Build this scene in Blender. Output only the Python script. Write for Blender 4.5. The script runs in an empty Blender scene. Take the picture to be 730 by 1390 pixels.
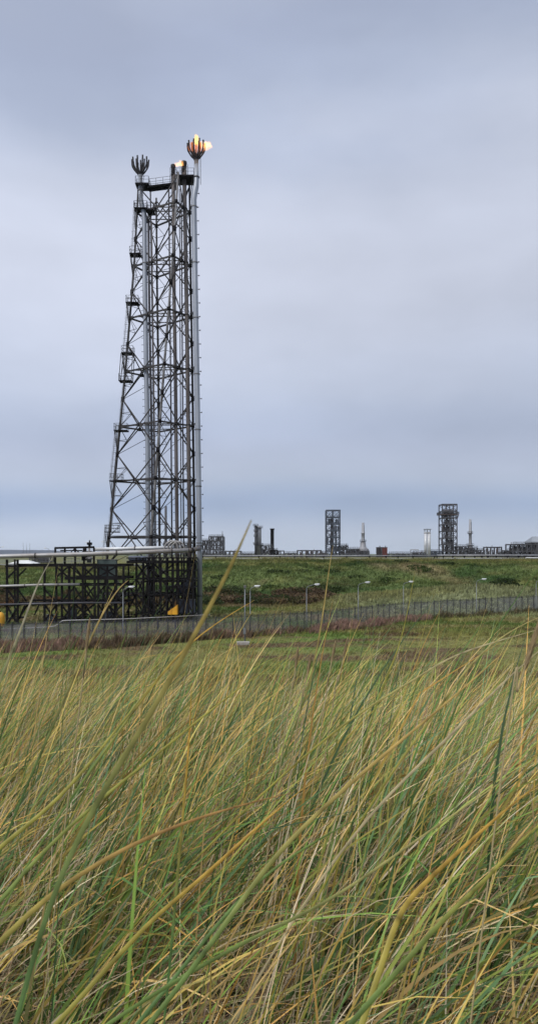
import bpy, math, random
import numpy as np
from mathutils import Vector, Matrix, noise
random.seed(11); rng = np.random.default_rng(11)
SC = bpy.context.scene
COL = SC.collection
CAMZ = 11.0; F = 1000.0; HY = 752.0

def P(px, py, Y):                       # where a thing seen there stands, at distance Y
    return Vector(((px-365)/F*Y, Y, CAMZ-(py-HY)/F*Y))

# ------------------------------------------------------------------ materials
def srgb(r, g, b):
    f = lambda c: (c/255/12.92) if c/255 <= .04045 else ((c/255+.055)/1.055)**2.4
    return (f(r), f(g), f(b))
MATS = {}
def mat(name, col, rough=.6, metal=0., var=.35, scale=1.2, col2=None, bump=0.0, streak=False):
    if name in MATS: return MATS[name]
    m = bpy.data.materials.new(name); m.use_nodes = True
    nt = m.node_tree; b = nt.nodes['Principled BSDF']
    b.inputs['Roughness'].default_value = rough; b.inputs['Metallic'].default_value = metal
    tc = nt.nodes.new('ShaderNodeTexCoord')
    mp = nt.nodes.new('ShaderNodeMapping')
    if streak: mp.inputs['Scale'].default_value = (1, 1, .15)
    nz = nt.nodes.new('ShaderNodeTexNoise'); nz.inputs['Scale'].default_value = scale
    nz.inputs['Detail'].default_value = 8; nz.inputs['Roughness'].default_value = .65
    rp = nt.nodes.new('ShaderNodeValToRGB')
    rp.color_ramp.elements[0].position = .35; rp.color_ramp.elements[1].position = .68
    c2 = col2 or tuple(c*(1-var) for c in col)
    rp.color_ramp.elements[0].color = (*c2, 1); rp.color_ramp.elements[1].color = (*col, 1)
    nt.links.new(tc.outputs['Object'], mp.inputs['Vector'])
    nt.links.new(mp.outputs['Vector'], nz.inputs['Vector'])
    nt.links.new(nz.outputs['Fac'], rp.inputs['Fac']); nt.links.new(rp.outputs['Color'], b.inputs['Base Color'])
    if bump:
        bp = nt.nodes.new('ShaderNodeBump'); bp.inputs['Strength'].default_value = bump; bp.inputs['Distance'].default_value = .05
        nt.links.new(nz.outputs['Fac'], bp.inputs['Height']); nt.links.new(bp.outputs['Normal'], b.inputs['Normal'])
    MATS[name] = m
    return m

def veg_mat(name, transl=.25, rough=.55, nscale=0, spec=.25):
    m = bpy.data.materials.new(name); m.use_nodes = True; nt = m.node_tree
    b = nt.nodes['Principled BSDF']; out = nt.nodes['Material Output']
    b.inputs['Roughness'].default_value = rough; b.inputs['Specular IOR Level'].default_value = spec
    a = nt.nodes.new('ShaderNodeAttribute'); a.attribute_name = 'Col'
    src = a.outputs['Color']
    if nscale:
        tc = nt.nodes.new('ShaderNodeTexCoord'); nz = nt.nodes.new('ShaderNodeTexNoise')
        nz.inputs['Scale'].default_value = nscale; nz.inputs['Detail'].default_value = 9; nz.inputs['Roughness'].default_value = .7
        nt.links.new(tc.outputs['Object'], nz.inputs['Vector'])
        mr = nt.nodes.new('ShaderNodeMapRange'); mr.inputs[1].default_value = .3; mr.inputs[2].default_value = .7
        mr.inputs[3].default_value = .55; mr.inputs[4].default_value = 1.45
        nt.links.new(nz.outputs['Fac'], mr.inputs[0])
        mx = nt.nodes.new('ShaderNodeVectorMath'); mx.operation = 'SCALE'
        nt.links.new(src, mx.inputs[0]); nt.links.new(mr.outputs[0], mx.inputs['Scale']); src = mx.outputs[0]
        bp = nt.nodes.new('ShaderNodeBump'); bp.inputs['Strength'].default_value = .8; bp.inputs['Distance'].default_value = .3
        nt.links.new(nz.outputs['Fac'], bp.inputs['Height']); nt.links.new(bp.outputs['Normal'], b.inputs['Normal'])
    nt.links.new(src, b.inputs['Base Color'])
    if transl:
        t = nt.nodes.new('ShaderNodeBsdfTranslucent'); nt.links.new(src, t.inputs['Color'])
        ms = nt.nodes.new('ShaderNodeMixShader'); ms.inputs[0].default_value = transl
        nt.links.new(b.outputs[0], ms.inputs[1]); nt.links.new(t.outputs[0], ms.inputs[2]); nt.links.new(ms.outputs[0], out.inputs['Surface'])
    return m

STEEL = mat('dark_steel', (.055, .050, .048), .6, .2, col2=(.018, .015, .015), scale=.9)
STEEL_L = mat('weathered_steel', (.20, .20, .205), .55, .3, col2=(.06, .052, .046), scale=.8)
STEEL_B = mat('black_steel', (.013, .012, .013), .85, 0, col2=(.006, .005, .006), scale=.8)
STEEL_B.node_tree.nodes['Principled BSDF'].inputs['Specular IOR Level'].default_value = .15
PIPE_G = mat('grey_pipe_paint', (.33, .355, .40), .42, .3, col2=(.22, .24, .275), scale=.7, streak=True)
PIPE_D = mat('dark_pipe_paint', (.075, .077, .095), .5, .3, col2=(.04, .036, .042), scale=.8, streak=True)
PIPE_R = mat('rusty_pipe_paint', (.15, .135, .13), .6, .3, col2=(.045, .034, .030), scale=.5, streak=True)
PIPE_M = mat('galvanised_cladding', (.36, .37, .385), .4, .4, col2=(.20, .175, .155), scale=.22)
PIPE_W = mat('pale_cladding', (.60, .62, .65), .4, .2, col2=(.42, .42, .42), scale=.4)
SOOT = mat('sooty_burner_steel', (.035, .030, .031), .7, .2, col2=(.012, .011, .012), scale=1.5)
CONC = mat('concrete', (.36, .34, .31), .9, 0, col2=(.22, .21, .19), scale=1.5, bump=.3)
YEL = mat('amber_paint', (.72, .38, .02), .5, 0, col2=(.50, .24, .02), scale=1)
WHITE = mat('white_paint', (.66, .67, .67), .5, 0, col2=(.5, .5, .49), scale=.6)
REDB = mat('red_brown_paint', (.16, .035, .028), .6, 0, col2=(.08, .02, .018), scale=.5)
BLKB = mat('brown_black_paint', (.035, .028, .03), .6, 0, col2=(.02, .016, .018), scale=.5)
FARS = mat('far_plant_steel', (.075, .078, .09), .6, .1, col2=(.035, .033, .036), scale=.25)
FARP = mat('far_plant_pale', (.36, .37, .40), .5, .2, col2=(.20, .20, .21), scale=.15)
FARB = mat('far_plant_rust', (.15, .10, .085), .7, .1, col2=(.055, .045, .045), scale=.3)
ROOF = mat('roof_sheet', (.24, .26, .29), .6, .1, col2=(.17, .19, .21), scale=.2)
LAMPM = mat('lamp_housing', (.62, .64, .66), .4, .2, var=.1)
POSTM = mat('galvanised_post', (.22, .235, .25), .5, .4, var=.3)
FPOST = mat('fence_post_steel', (.055, .055, .068), .6, .3, var=.4)

# ------------------------------------------------------------------ object helpers
def tag(o, label=None, cat=None, group=None, kind=None):
    if label: o['label'] = label
    if cat: o['category'] = cat
    if group: o['group'] = group
    if kind: o['kind'] = kind
    return o
def empty(name, loc, label, cat, group=None):
    o = bpy.data.objects.new(name, None); COL.objects.link(o); o.location = loc; o.empty_display_size = .5
    return tag(o, label, cat, group)

class MB:
    def __init__(s): s.v = []; s.f = []
    def add(s, vs, fs):
        n = len(s.v); s.v += [tuple(v) for v in vs]; s.f += [tuple(i+n for i in f) for f in fs]; return s
    def box(s, lo, hi):
        x0, y0, z0 = lo; x1, y1, z1 = hi
        return s.add([(x0,y0,z0),(x1,y0,z0),(x1,y1,z0),(x0,y1,z0),(x0,y0,z1),(x1,y0,z1),(x1,y1,z1),(x0,y1,z1)],
                     [(0,3,2,1),(4,5,6,7),(0,1,5,4),(1,2,6,5),(2,3,7,6),(3,0,4,7)])
    def bar(s, p, q, w, h=None):
        p = Vector(p); q = Vector(q); h = h or w; d = (q-p)
        if d.length < 1e-6: return s
        d.normalize(); up = Vector((0,0,1)) if abs(d.z) < .95 else Vector((0,1,0))
        a = d.cross(up).normalized()*w/2; b = a.cross(d).normalized()*h/2
        vs = [p-a-b, p+a-b, p+a+b, p-a+b, q-a-b, q+a-b, q+a+b, q-a+b]
        return s.add(vs, [(0,1,2,3),(7,6,5,4),(0,4,5,1),(1,5,6,2),(2,6,7,3),(3,7,4,0)])
    def tube(s, pts, r, n=8, cap=True):
        pts = [Vector(p) for p in pts]; m = len(pts)
        rs = r if isinstance(r, (list, tuple)) else [r]*m
        vs = []; fs = []; a = None
        for i, p in enumerate(pts):
            d = (pts[min(i+1, m-1)]-pts[max(i-1, 0)]).normalized()
            if a is None:
                a = d.cross(Vector((0, 0, 1)) if abs(d.z) < .9 else Vector((0, 1, 0))).normalized()
            else:
                a = (a-d*a.dot(d)).normalized()
            b = d.cross(a)
            for k in range(n):
                t = 2*math.pi*k/n; vs.append(p+(a*math.cos(t)+b*math.sin(t))*rs[i])
        for i in range(m-1):
            for k in range(n):
                k2 = (k+1) % n; fs.append((i*n+k, i*n+k2, (i+1)*n+k2, (i+1)*n+k))
        if cap: fs.append(tuple(range(n))[::-1]); fs.append(tuple((m-1)*n+k for k in range(n)))
        return s.add(vs, fs)
    def lathe(s, c, prof, n=16):            # prof: (radius, z) from bottom up
        return s.tube_z(c, prof, n)
    def tube_z(s, c, prof, n):
        vs = []; fs = []; m = len(prof)
        for r, z in prof:
            for k in range(n):
                t = 2*math.pi*k/n; vs.append((c[0]+r*math.cos(t), c[1]+r*math.sin(t), c[2]+z))
        for i in range(m-1):
            for k in range(n):
                k2 = (k+1) % n; fs.append((i*n+k, i*n+k2, (i+1)*n+k2, (i+1)*n+k))
        fs.append(tuple(range(n))[::-1]); fs.append(tuple((m-1)*n+k for k in range(n)))
        return s.add(vs, fs)
    def build(s, name, m, parent=None, smooth=False, root=None):
        o0 = root
        if root is None and parent is not None:
            o0 = parent
            while o0.parent: o0 = o0.parent
        off = Vector(o0.location) if o0 is not None else Vector((0,0,0))
        me = bpy.data.meshes.new(name)
        if parent is None and s.v:              # origin at the foot of the thing
            a = np.array(s.v); off = Vector(((a[:,0].min()+a[:,0].max())/2, (a[:,1].min()+a[:,1].max())/2, a[:,2].min()))
        me.from_pydata([(v[0]-off.x, v[1]-off.y, v[2]-off.z) for v in s.v], [], s.f); me.materials.append(m)
        if smooth: me.polygons.foreach_set('use_smooth', [True]*len(me.polygons))
        me.update()
        o = bpy.data.objects.new(name, me); COL.objects.link(o)
        if parent is not None: o.parent = parent
        else: o.location = off
        return o

def bezier(pts, n=24):                      # Catmull-Rom through pts
    pts = [Vector(p) for p in pts]; Q = [2*pts[0]-pts[1]]+pts+[2*pts[-1]-pts[-2]]; out = []
    segs = len(pts)-1; per = max(2, n//segs)
    for i in range(segs):
        p0, p1, p2, p3 = Q[i:i+4]
        for k in range(per):
            t = k/per
            out.append(.5*((2*p1)+(p2-p0)*t+(2*p0-5*p1+4*p2-p3)*t*t+(3*p1-p0-3*p2+p3)*t**3))
    out.append(pts[-1]); return out

def quads_mesh(name, V, Fq, C, m, ngon=4):
    me = bpy.data.meshes.new(name)
    me.vertices.add(len(V)); me.vertices.foreach_set('co', V.astype(np.float32).ravel())
    nf = len(Fq); me.loops.add(nf*ngon); me.loops.foreach_set('vertex_index', Fq.astype(np.int32).ravel())
    me.polygons.add(nf); me.polygons.foreach_set('loop_start', np.arange(0, nf*ngon, ngon, dtype=np.int32))
    me.polygons.foreach_set('loop_total', np.full(nf, ngon, dtype=np.int32))
    me.polygons.foreach_set('use_smooth', np.ones(nf, dtype=bool))
    me.update(calc_edges=True)
    at = me.color_attributes.new('Col', 'FLOAT_COLOR', 'POINT')
    cc = np.ones((len(V), 4), dtype=np.float32); cc[:, :3] = C; at.data.foreach_set('color', cc.ravel())
    me.materials.append(m); o = bpy.data.objects.new(name, me); COL.objects.link(o); return o

# ------------------------------------------------------------------ terrain
def sst(a, b, x): t = min(1., max(0., (x-a)/(b-a))); return t*t*(3-2*t)
def dune(X, Y):
    z = 9.68-.115*max(0, Y-2)-.05*max(0, Y-6)-.30*max(0, Y-8.5)
    z += .10*math.sin(X*.9+Y*.5)+.12*noise.noise(Vector((X*.35, Y*.35, 3)))
    if Y < 0: z += .05*Y
    return z
def hz(X, Y):
    if Y < 60:
        d = dune(X, Y); p = .18*noise.noise(Vector((X*.05, Y*.05, 7)))
        w = sst(0, -.8, d-p) if d < p+.0 else 0
        return d if d > p else p
    z = .18*noise.noise(Vector((X*.05, Y*.05, 7)))
    z += .9*sst(104, 140, Y)
    z += .18*noise.noise(Vector((X*.22, Y*.22, 2)))*sst(100, 112, Y)
    # pale grassy mound behind the fence, on the right
    mx = sst(5, 24, X); my = math.exp(-((Y-146-.04*X-2*math.sin(X*.13))/9.5)**2)
    z += (2.9+.7*math.sin(X*.16+1.2)+.4*noise.noise(Vector((X*.1, Y*.1, 0))))*mx*my
    # the bank
    foot = 160+5*noise.noise(Vector((X*.03, 0, 5)))+2.5*noise.noise(Vector((X*.11, 0, 9)))
    t = (Y-foot)/(207-foot)
    if t > 0:
        tt = min(1, t); prof = 1-(1-tt)**1.55
        rg = noise.noise(Vector((X*.045+Y*.03, Y*.07, 1)))*2.2+noise.noise(Vector((X*.16-Y*.05, Y*.16, 4)))*.8
        base = z
        TOP = 9.05-2.15*sst(-16, -40, X)*(1-sst(340, 380, Y))
        z = base+(TOP-base)*prof+rg*math.sin(math.pi*min(1, tt*1.02))*.9 if tt < 1 else TOP+.22*noise.noise(Vector((X*.12, Y*.3, 6)))*(1 if Y < 216 else 0)+.1*noise.noise(Vector((X*.08, Y*.08, 4)))*(1 if Y < 400 else 0)
    return z

def fbm(X, Y, s, k=0): return noise.fractal(Vector((X*s, Y*s, k)), 1., 2., 5)
GREEN = np.array((.085, .125, .030)); DGREEN = np.array((.035, .065, .018)); OLIVE = np.array((.155, .15, .05))
BROWN = np.array((.125, .088, .048)); TAN = np.array((.24, .19, .10)); SAND = np.array((.30, .25, .17)); PALE = np.array((.17, .185, .095))
def mixc(a, b, t): t = min(1, max(0, t)); return a*(1-t)+b*t
def ground_col(X, Y):
    n1 = fbm(X, Y, .06, 1); n2 = fbm(X, Y*2.2, .09, 8); n3 = fbm(X, Y, .35, 3)
    if Y < 40:
        c = mixc(np.array((.07, .05, .032)), np.array((.035, .027, .018)), .5+n3); return c
    if Y < 108:                                                   # wet grass field, brown patches
        c = mixc(GREEN*1.15, OLIVE*1.05, .72+1.3*n1)
        c = mixc(c, BROWN*.85, (n2+.02)*3.2)
        return c*(1+.25*n3)
    if Y < 140:
        c = mixc(OLIVE, TAN*.75, .5+1.2*n1); c = mixc(c, GREEN, .4+1.5*n2); 
        mxx = sst(5, 24, X)*sst(118, 134, Y); c = mixc(c, PALE, mxx); return c*(1+.3*n3)
    mxx = sst(5, 24, X)
    if Y < 156: c0 = mixc(PALE, OLIVE, .4+n1); return mixc(mixc(OLIVE, TAN, .5+n1)*.8, c0, mxx)*(1+.3*n3)
    if Y < 226:
        c = mixc(np.array((.085, .115, .036)), DGREEN, .35+1.8*fbm(X+Y*.7, Y*1.5, .035, 2))
        top = sst(186, 207, Y); c = mixc(c, OLIVE*1.0, top*.6+.7*n2); c = mixc(c, TAN*.7, (n1-.2)*1.4)
        return c*(1+.35*n3)
    if Y < 900: return mixc(OLIVE*.8, np.array((.12, .13, .09)), .4+n1)
    return np.array((.09, .11, .06))
ys = list(np.arange(-8, 42, .5))+list(np.arange(42, 60, 2))+list(np.arange(60, 232, .9))
y = 232
while y < 14000: ys.append(y); y *= 1.09
us = np.linspace(-1, 1, 281); us = np.sign(us)*(.55*abs(us)+.45*abs(us)**3)
V = []; C = []
for Y in ys:
    hw = 16+.85*max(0, Y)
    for u in us:
        X = float(u*hw); V.append((X, Y, hz(X, Y))); C.append(ground_col(X, Y))
nc = len(us); nr = len(ys)
ii, jj = np.meshgrid(np.arange(nr-1), np.arange(nc-1), indexing='ij'); a = (ii*nc+jj).ravel()
GROUNDM = veg_mat('rough_ground', 0, .95, 1.6, .1)
g = quads_mesh('ground', np.array(V), np.stack([a, a+1, a+nc+1, a+nc], 1), np.array(C), GROUNDM)
tag(g, 'grassy plain, green bank and dune the whole scene stands on', 'ground', kind='structure')

# far hills on the left horizon
HILLM = mat('hill_haze_blue', (.04, .056, .085), .95, 0, col2=(.028, .040, .06), scale=.002)  # blue of distant haze painted into the hills' base colour
hv = []; n = 60
for i in range(n+1):
    px = -500+i*(640+500)/n
    top = 744.7+2.0*math.sin(px*.021+1)+noise.noise(Vector((px*.03, 1, 1)))*1.2
    top = top+sst(55, 130, px)*9+sst(-60, -400, px)*2
    for j, (dy, k) in enumerate([(0, 0.), (500, .75), (1100, 1.), (2600, .6), (4200, 0.)]):
        Y = 5200+dy; zt = CAMZ+(HY-top)/F*6300; hv.append(((px-365)/F*Y, Y, 8+max(0, (zt-8))*k))
mb = MB(); mb.v = hv; mb.f = [(i*5+j, (i+1)*5+j, (i+1)*5+j+1, i*5+j+1) for i in range(n) for j in range(4)]
tag(mb.build('hills', HILLM, smooth=True), 'low blue hills along the far left horizon', 'hills', kind='structure')

# service road on top of the bank
rv = []; rf = []
for i in range(61):
    X = -16+i*(156/60)
    for Yr in (217.5, 221): rv.append((X, Yr, max(hz(X, Yr), hz(X, 213), hz(X,225))+.06))
for i in range(60): rf.append((2*i, 2*i+2, 2*i+3, 2*i+1))
mb = MB(); mb.v = rv; mb.f = rf
tag(mb.build('service_road', mat('road_concrete', (.19, .18, .165), .9, 0, var=.3, scale=.4)), 'pale concrete service road along the top of the bank', 'road', kind='structure')

# ------------------------------------------------------------------ flare tower
TR = empty('flare_tower', (-19, 125, .75), 'tall dark lattice steel tower holding up the gas flare stacks', 'flare tower')
ZK = [0, 13.8, 42, 60, 74]
LEG = {'L': ([138, 148, 170, 182, 188], [126.5, 126.2, 125.7, 125.3, 125.]),
       'M': ([196, 205, 223, 234.5, 242], [119.5, 119.8, 120.3, 120.8, 121.2]),
       'R': ([265, 264, 261, 258.5, 257], [125., 125., 125., 125., 125.]),
       'C': ([217.5, 216.5, 215, 213, 212], [131, 131, 130.7, 130.3, 130.])}
def lp(k, z):
    xs, yy = LEG[k]; px = np.interp(z, ZK, xs); Y = float(np.interp(z, ZK, yy)); return Vector(((px-365)/F*Y, Y, z))
HZ = [4.1, 13.8, 23.4, 32.7, 42.1, 51.2, 60., 69.]
MZ = [.6]+[8.95, 18.6, 28., 37.4, 46.7, 55.6, 64.5]+[73.4]
for k in 'LMRC':
    MB().tube([lp(k, z) for z in [.6, 13.8, 42, 60, 73.9]], [.24, .22, .2, .18, .16], 8).build('leg', STEEL if k != 'M' else STEEL_L, TR, True)
FACES = [('L', 'M'), ('M', 'R'), ('R', 'C'), ('C', 'L')]
for a, b in FACES:
    for i in range(len(MZ)-1):
        for s, t in ((a, b), (b, a)):
            MB().tube([lp(s, MZ[i]), lp(t, MZ[i+1])], .105, 6).build('brace', STEEL, TR, True)
for z in HZ:
    mb = MB(); mids = []
    for a, b in FACES:
        mb.bar(lp(a, z), lp(b, z), .20, .26); mids.append((lp(a, z)+lp(b, z))/2)
    for i in range(4): mb.bar(mids[i]+Vector((0, 0, .02)), mids[(i+1) % 4]+Vector((0, 0, .02)), .12, .14)
    mb.bar(lp('L', z+.25), lp('R', z+.25), .12, .16)
    mb.bar(lp('M', z+.45), lp('C', z+.45), .12, .16)
    mb.build('horizontal_frame', STEEL, TR)
    for k in 'LMRC':                                            # gusset plates
        p = lp(k, z); MB().tube([p+Vector((0, 0, -.3)), p+Vector((0, 0, .3))], .27, 8).build('leg_collar', STEEL_B, TR, True)
    for m in mids: MB().box((m.x-.26, m.y-.10, m.z-.28), (m.x+.26, m.y+.10, m.z+.28)).build('gusset', STEEL_B, TR)
for i in range(1, len(MZ)-1):
    z = MZ[i]
    for k in 'LMRC':
        p = lp(k, z); MB().tube([p+Vector((0, 0, -.42)), p+Vector((0, 0, .42))], .29, 8).build('leg_collar', STEEL_B, TR, True)
    for s in 'LMRC':                                            # light secondary bracing
        mb = MB().tube([lp(s, z-4.6), lp(s, z), lp(s, z+4.6)], .15, 6)
        for a, b in FACES:
            if s not in (a, b): continue
            t = b if s == a else a
            for dz in (-2.35, 2.35):
                q = lp(s, z)*.76+lp(t, z)*.24; q = Vector((q.x, q.y, z+dz))
                mb.tube([lp(s, z+dz), q], .045, 5)
                mb.tube([lp(s, z+2*dz*.98), q], .045, 5)
        mb.build('secondary_brace', STEEL, TR)
    for a, b in (('L', 'C'), ('C', 'R')): MB().tube([lp(a, z), lp(b, z+4.6)], .05, 5).build('tie_bar', STEEL, TR)
# slim riser pipes inside the tower
for pts, Y, r, m in (([(204, 252), (209, 600), (210, 834)], 127, .13, PIPE_D), ([(229, 253), (232, 560), (234, 834)], 126, .13, PIPE_D),
                  ([(246, 262), (248, 560), (250, 834)], 126.5, .12, PIPE_D), ([(206, 300), (213, 834)], 123.5, .08, PIPE_R),
                  ([(243.5, 256), (245, 560), (246.5, 834)], 123, .08, STEEL)):
    MB().tube([P(x, y, Y) for x, y in pts], r, 8).build('riser_pipe', m, TR, True)

def railing(mb, pts, h=1.1, r=.03, close=False):
    pts = [Vector(p) for p in pts]
    if close: pts = pts+[pts[0]]
    for a, b in zip(pts, pts[1:]):
        for hh in (h, h*.52): mb.tube([a+Vector((0, 0, hh)), b+Vector((0, 0, hh))], r, 5)
        n = max(1, round((b-a).length/1.1))
        for i in range(n+1):
            p = a.lerp(b, i/n); mb.tube([p, p+Vector((0, 0, h))], r, 5)
def platform(c0, c1, y0, y1, z, thick=.14):
    MB().box((c0, y0, z-thick), (c1, y1, z)).build('platform', STEEL_B, TR)
    mb = MB(); railing(mb, [(c0+.04, y0+.04, z), (c1-.04, y0+.04, z), (c1-.04, y1-.04, z), (c0+.04, y1-.04, z)], close=True)
    mb.build('handrail', STEEL, TR)
def ladder(p, q, side=1):
    p = Vector(p); q = Vector(q); mb = MB(); w = Vector((0, .25, 0)) 
    w = Vector((.24, .0, 0))
    mb.tube([p-w, q-w], .035, 5); mb.tube([p+w, q+w], .035, 5)
    n = int((q-p).length/.32)
    for i in range(n): c = p.lerp(q, (i+.5)/n); mb.tube([c-w, c+w], .018, 4)
    n = int((q-p).length/1.1)
    for i in range(1, n+1):                                     # safety cage hoops
        c = p.lerp(q, i/(n+.3)); hoop = [c+Vector((math.cos(t)*.38, -.05-.62*math.sin(t), 0)) for t in np.linspace(0, math.pi, 8)]
        mb.tube(hoop, .022, 4)
    for t in (.6, 1.57, 2.5):
        o = Vector((math.cos(t)*.38, -.05-.62*math.sin(t), 0)); mb.tube([p.lerp(q, .12)+o, q+o], .016, 4)
    mb.build('ladder', STEEL_L, TR)
PL = [(143.5, 162, 721.8), (150, 167, 652.7), (156, 174, 584.6), (166, 182, 480), (172, 189, 412), (177, 192, 346), (183, 201, 284.6)]
pp = []
for x0, x1, yy in PL:
    a = P(x0, yy, 124.2); b = P(x1, yy, 124.2); platform(a.x, b.x, 123.1, 124.9, a.z)
    l = lp('L', a.z-2.6); mb = MB()
    mb.bar((a.x+.1, 123.3, a.z-.2), (l.x-.1, l.y-.4, a.z-2.9), .12); mb.bar((a.x+.1, 124.8, a.z-.2), (l.x-.1, l.y-.2, a.z-2.9), .12)
    mb.build('bracket', STEEL, TR); pp.append((a, b))
a = P(162.5, 517.5, 124.2); b = P(180, 517.5, 124.2); platform(a.x, b.x, 123.1, 124.9, a.z)
mb = MB()
for xx in (a.x+.06, b.x-.06):
    for yy in (123.2, 124.8): mb.bar((xx, yy, a.z), (xx+(.35 if xx < -24.2 else .25), yy, P(0, 481, 124.2).z), .1)
mb.bar((a.x+.3, 123.2, a.z), (a.x+1.2, 123.2, P(0, 481, 124.2).z), .08)
mb.build('hanger_frame', STEEL, TR)
chain = [(P(142, 745, 124), pp[0][0])]+[(pp[i], pp[i+1]) for i in range(len(pp)-1)]
for i in range(len(pp)):
    z1 = pp[i][0].z+1.0; z0 = pp[i-1][0].z if i else .8
    off = .62 if i % 2 else .04
    x0 = lp('L', z0).x+off; x1 = lp('L', z1).x+off
    ladder((x0, 123.6, z0), (x1, 123.6, z1))
ladder((lp('L', pp[-1][0].z).x+.9, 123.6, pp[-1][0].z), (lp('L', 74.2).x+.9, 123.6, 74.6))
# top decks
a = P(184.7, 251, 124); b = P(203, 251, 124); platform(a.x, b.x, 123.0, 125.6, a.z, .2)
c = P(203, 255, 124); d = P(241, 250, 124)
mb = MB(); mb.bar(c+Vector((-.2, -.6, 0)), d+Vector((0, -.6, 0)), .18, .26); mb.bar(c+Vector((-.2, .9, 0)), d+Vector((0, .9, 0)), .18, .26)
mb.bar(c+Vector((-.2, .15, .1)), d+Vector((0, .15, .1)), 1.4, .08); mb.build('walkway', STEEL_B, TR)
mb = MB(); railing(mb, [c+Vector((0, -.7, .14)), d+Vector((0, -.7, .14))]); railing(mb, [c+Vector((0, 1, .14)), d+Vector((0, 1, .14))]); mb.build('handrail', STEEL, TR)
a = P(240, 241.5, 123.5); b = P(264.3, 241.5, 123.5); platform(a.x, b.x, 122.2, 125.4, a.z, .22)
mb = MB(); mb.bar((a.x, 122, a.z-.2), lp('M', 70)+Vector((0, 0, 0)), .14); mb.bar((b.x-.2, 122.5, a.z-.2), lp('R', 70.5), .14)
mb.bar((a.x+.2, 125, a.z-.2), lp('C', 70.5), .14); mb.build('bracket', STEEL, TR)
a = P(186, 288, 124); b = P(203, 288, 124); platform(b.x-.4, b.x+.9, 122.6, 124.8, a.z)
for k in 'LMRC':
    p = lp(k, .6); MB().box((p.x-.7, p.y-.7, 0), (p.x+.7, p.y+.7, .95)).build('footing', CONC, TR)

# ------------------------------------------------------------------ flare stacks
def collar(c, r, m, par, h=.16): MB().lathe((c.x, c.y, c.z-h/2), [(r, 0), (r*1.02, h*.5), (r, h)], 20).build('flange', m, par)
def crown(par, c, R, H, n=12, m=SOOT):
    """upturned burner arms spreading from the stack tip"""
    for ring, (rr, cnt, ph) in enumerate(((R, n, .13), (R*.50, 5, .4))):
        for k in range(cnt):
            t = 2*math.pi*k/cnt+ph; u = Vector((math.cos(t), math.sin(t), 0)); jit = 1+.05*math.sin(k*7.1+ring)
            hh = H*jit*(1. if ring == 0 else 1.04)
            pts = bezier([c+u*.14+Vector((0, 0, -.5)), c+u*(.16+rr*.18)+Vector((0, 0, hh*.05)), c+u*rr*.66+Vector((0, 0, hh*.26)),
                          c+u*rr*.97+Vector((0, 0, hh*.56)), c+u*rr*(1.04+.05*math.sin(k*3.3))+Vector((0, 0, hh))], 16)
            MB().tube(pts, [.125]*(len(pts)-2)+[.13, .14], 8).build('burner_arm', m, par, True)
SZ = HZ[1:]
# left stack with crown
A = empty('flare_stack', P(202, 834, 124), 'unlit flare stack with a dark crown of burner arms, leftmost on the tower', 'flare stack', 'flare stacks on the tower')
ap = [(203, 834), (201, 741), (200.5, 609), (198.5, 500), (196.5, 380), (196, 300), (195, 287), (191.5, 272), (190.5, 262), (190.3, 236)]
def on(path, z, Y):
    ys_ = [CAMZ-(q[1]-HY)/F*Y for q in path]; xs_ = [q[0] for q in path]; px = float(np.interp(z, ys_, xs_)); return Vector(((px-365)/F*Y, Y, z))
MB().tube([P(x, y, 124) for x, y in ap], [.40]*6+[.40, .38, .36, .40], 20).build('stack_pipe', PIPE_G, A, True)
MB().tube([P(x+5.6, y, 124.3) for x, y in ap[:6]], .20, 12).build('side_pipe', PIPE_D, A, True)
crown(A, P(190.3, 236.5, 124), 1.36, 2.6, 10)
for z in SZ: collar(on(ap, z, 124), .47, STEEL_L, A)
collar(P(190.4, 258, 124), .5, STEEL_L, A)
mb = MB()
for z in np.arange(14, 68, 1.15):
    c = on(ap, z, 124); mb.tube([c+Vector((-.36, -.1, 0)), c+Vector((-.72, -.15, 0))], .04, 4); 
    if int(z) % 3 == 0: mb.tube([c+Vector((.8, -.1, 0)), c+Vector((1.35, -.15, 0))], .05, 4)
mb.build('rung', STEEL, A)
# two plain stacks
def plain(label, path, Y, r, m, tipcol, cage):
    S = empty('flare_stack', P(*path[0], Y), label, 'flare stack', 'flare stacks on the tower')
    MB().tube([P(x, y, Y) for x, y in path], r, 16).build('stack_pipe', m, S, True)
    t = P(*path[-1], Y)
    MB().lathe(t, [(r*1.0, -1.5), (r*1.08, -.2), (r*1.35, 0), (r*1.40, .35), (r*1.1, .45), (r*.9, .47)], 16).build('burner_tip', SOOT, S, True)
    for z in SZ: collar(on(path, z, Y), r*1.3, STEEL, S)
    mb = MB()
    for k in range(6):
        u = Vector((math.cos(k*1.047+.3), math.sin(k*1.047+.3), 0))*cage
        mb.tube([t+u+Vector((0, 0, -2.6)), t+u+Vector((0, 0, -.1))], .035, 5)
    for dz in (-2.5, -1.3, -.15): mb.tube([t+Vector((math.cos(q)*cage, math.sin(q)*cage, dz)) for q in np.linspace(0, 2*math.pi, 17)], .03, 4)
    mb.build('tip_cage', STEEL, S)
    mb = MB()
    for z in np.arange(14, 72, 1.3):
        c = on(path, z, Y); mb.tube([c+Vector((-r-.02, -.1, 0)), c+Vector((-r-.3, -.12, 0))], .04, 4)
    mb.build('rung', STEEL, S); return S
ep = [(242, 834), (240, 700), (238, 500), (236.2, 400), (235.6, 290), (235, 226.5)]
plain('plain dark flare stack second from left, small flame beside its hooded tip', ep, 122.8, .30, PIPE_R, None, .5)
gp = [(258.5, 834), (257, 700), (254.5, 500), (253, 400), (251, 290), (249.8, 222)]
plain('plain rust stained flare stack rising through the right deck of the tower', gp, 123.6, .34, PIPE_R, None, .62)
mb = MB()                                                       # dark twin of the rusty one
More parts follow.
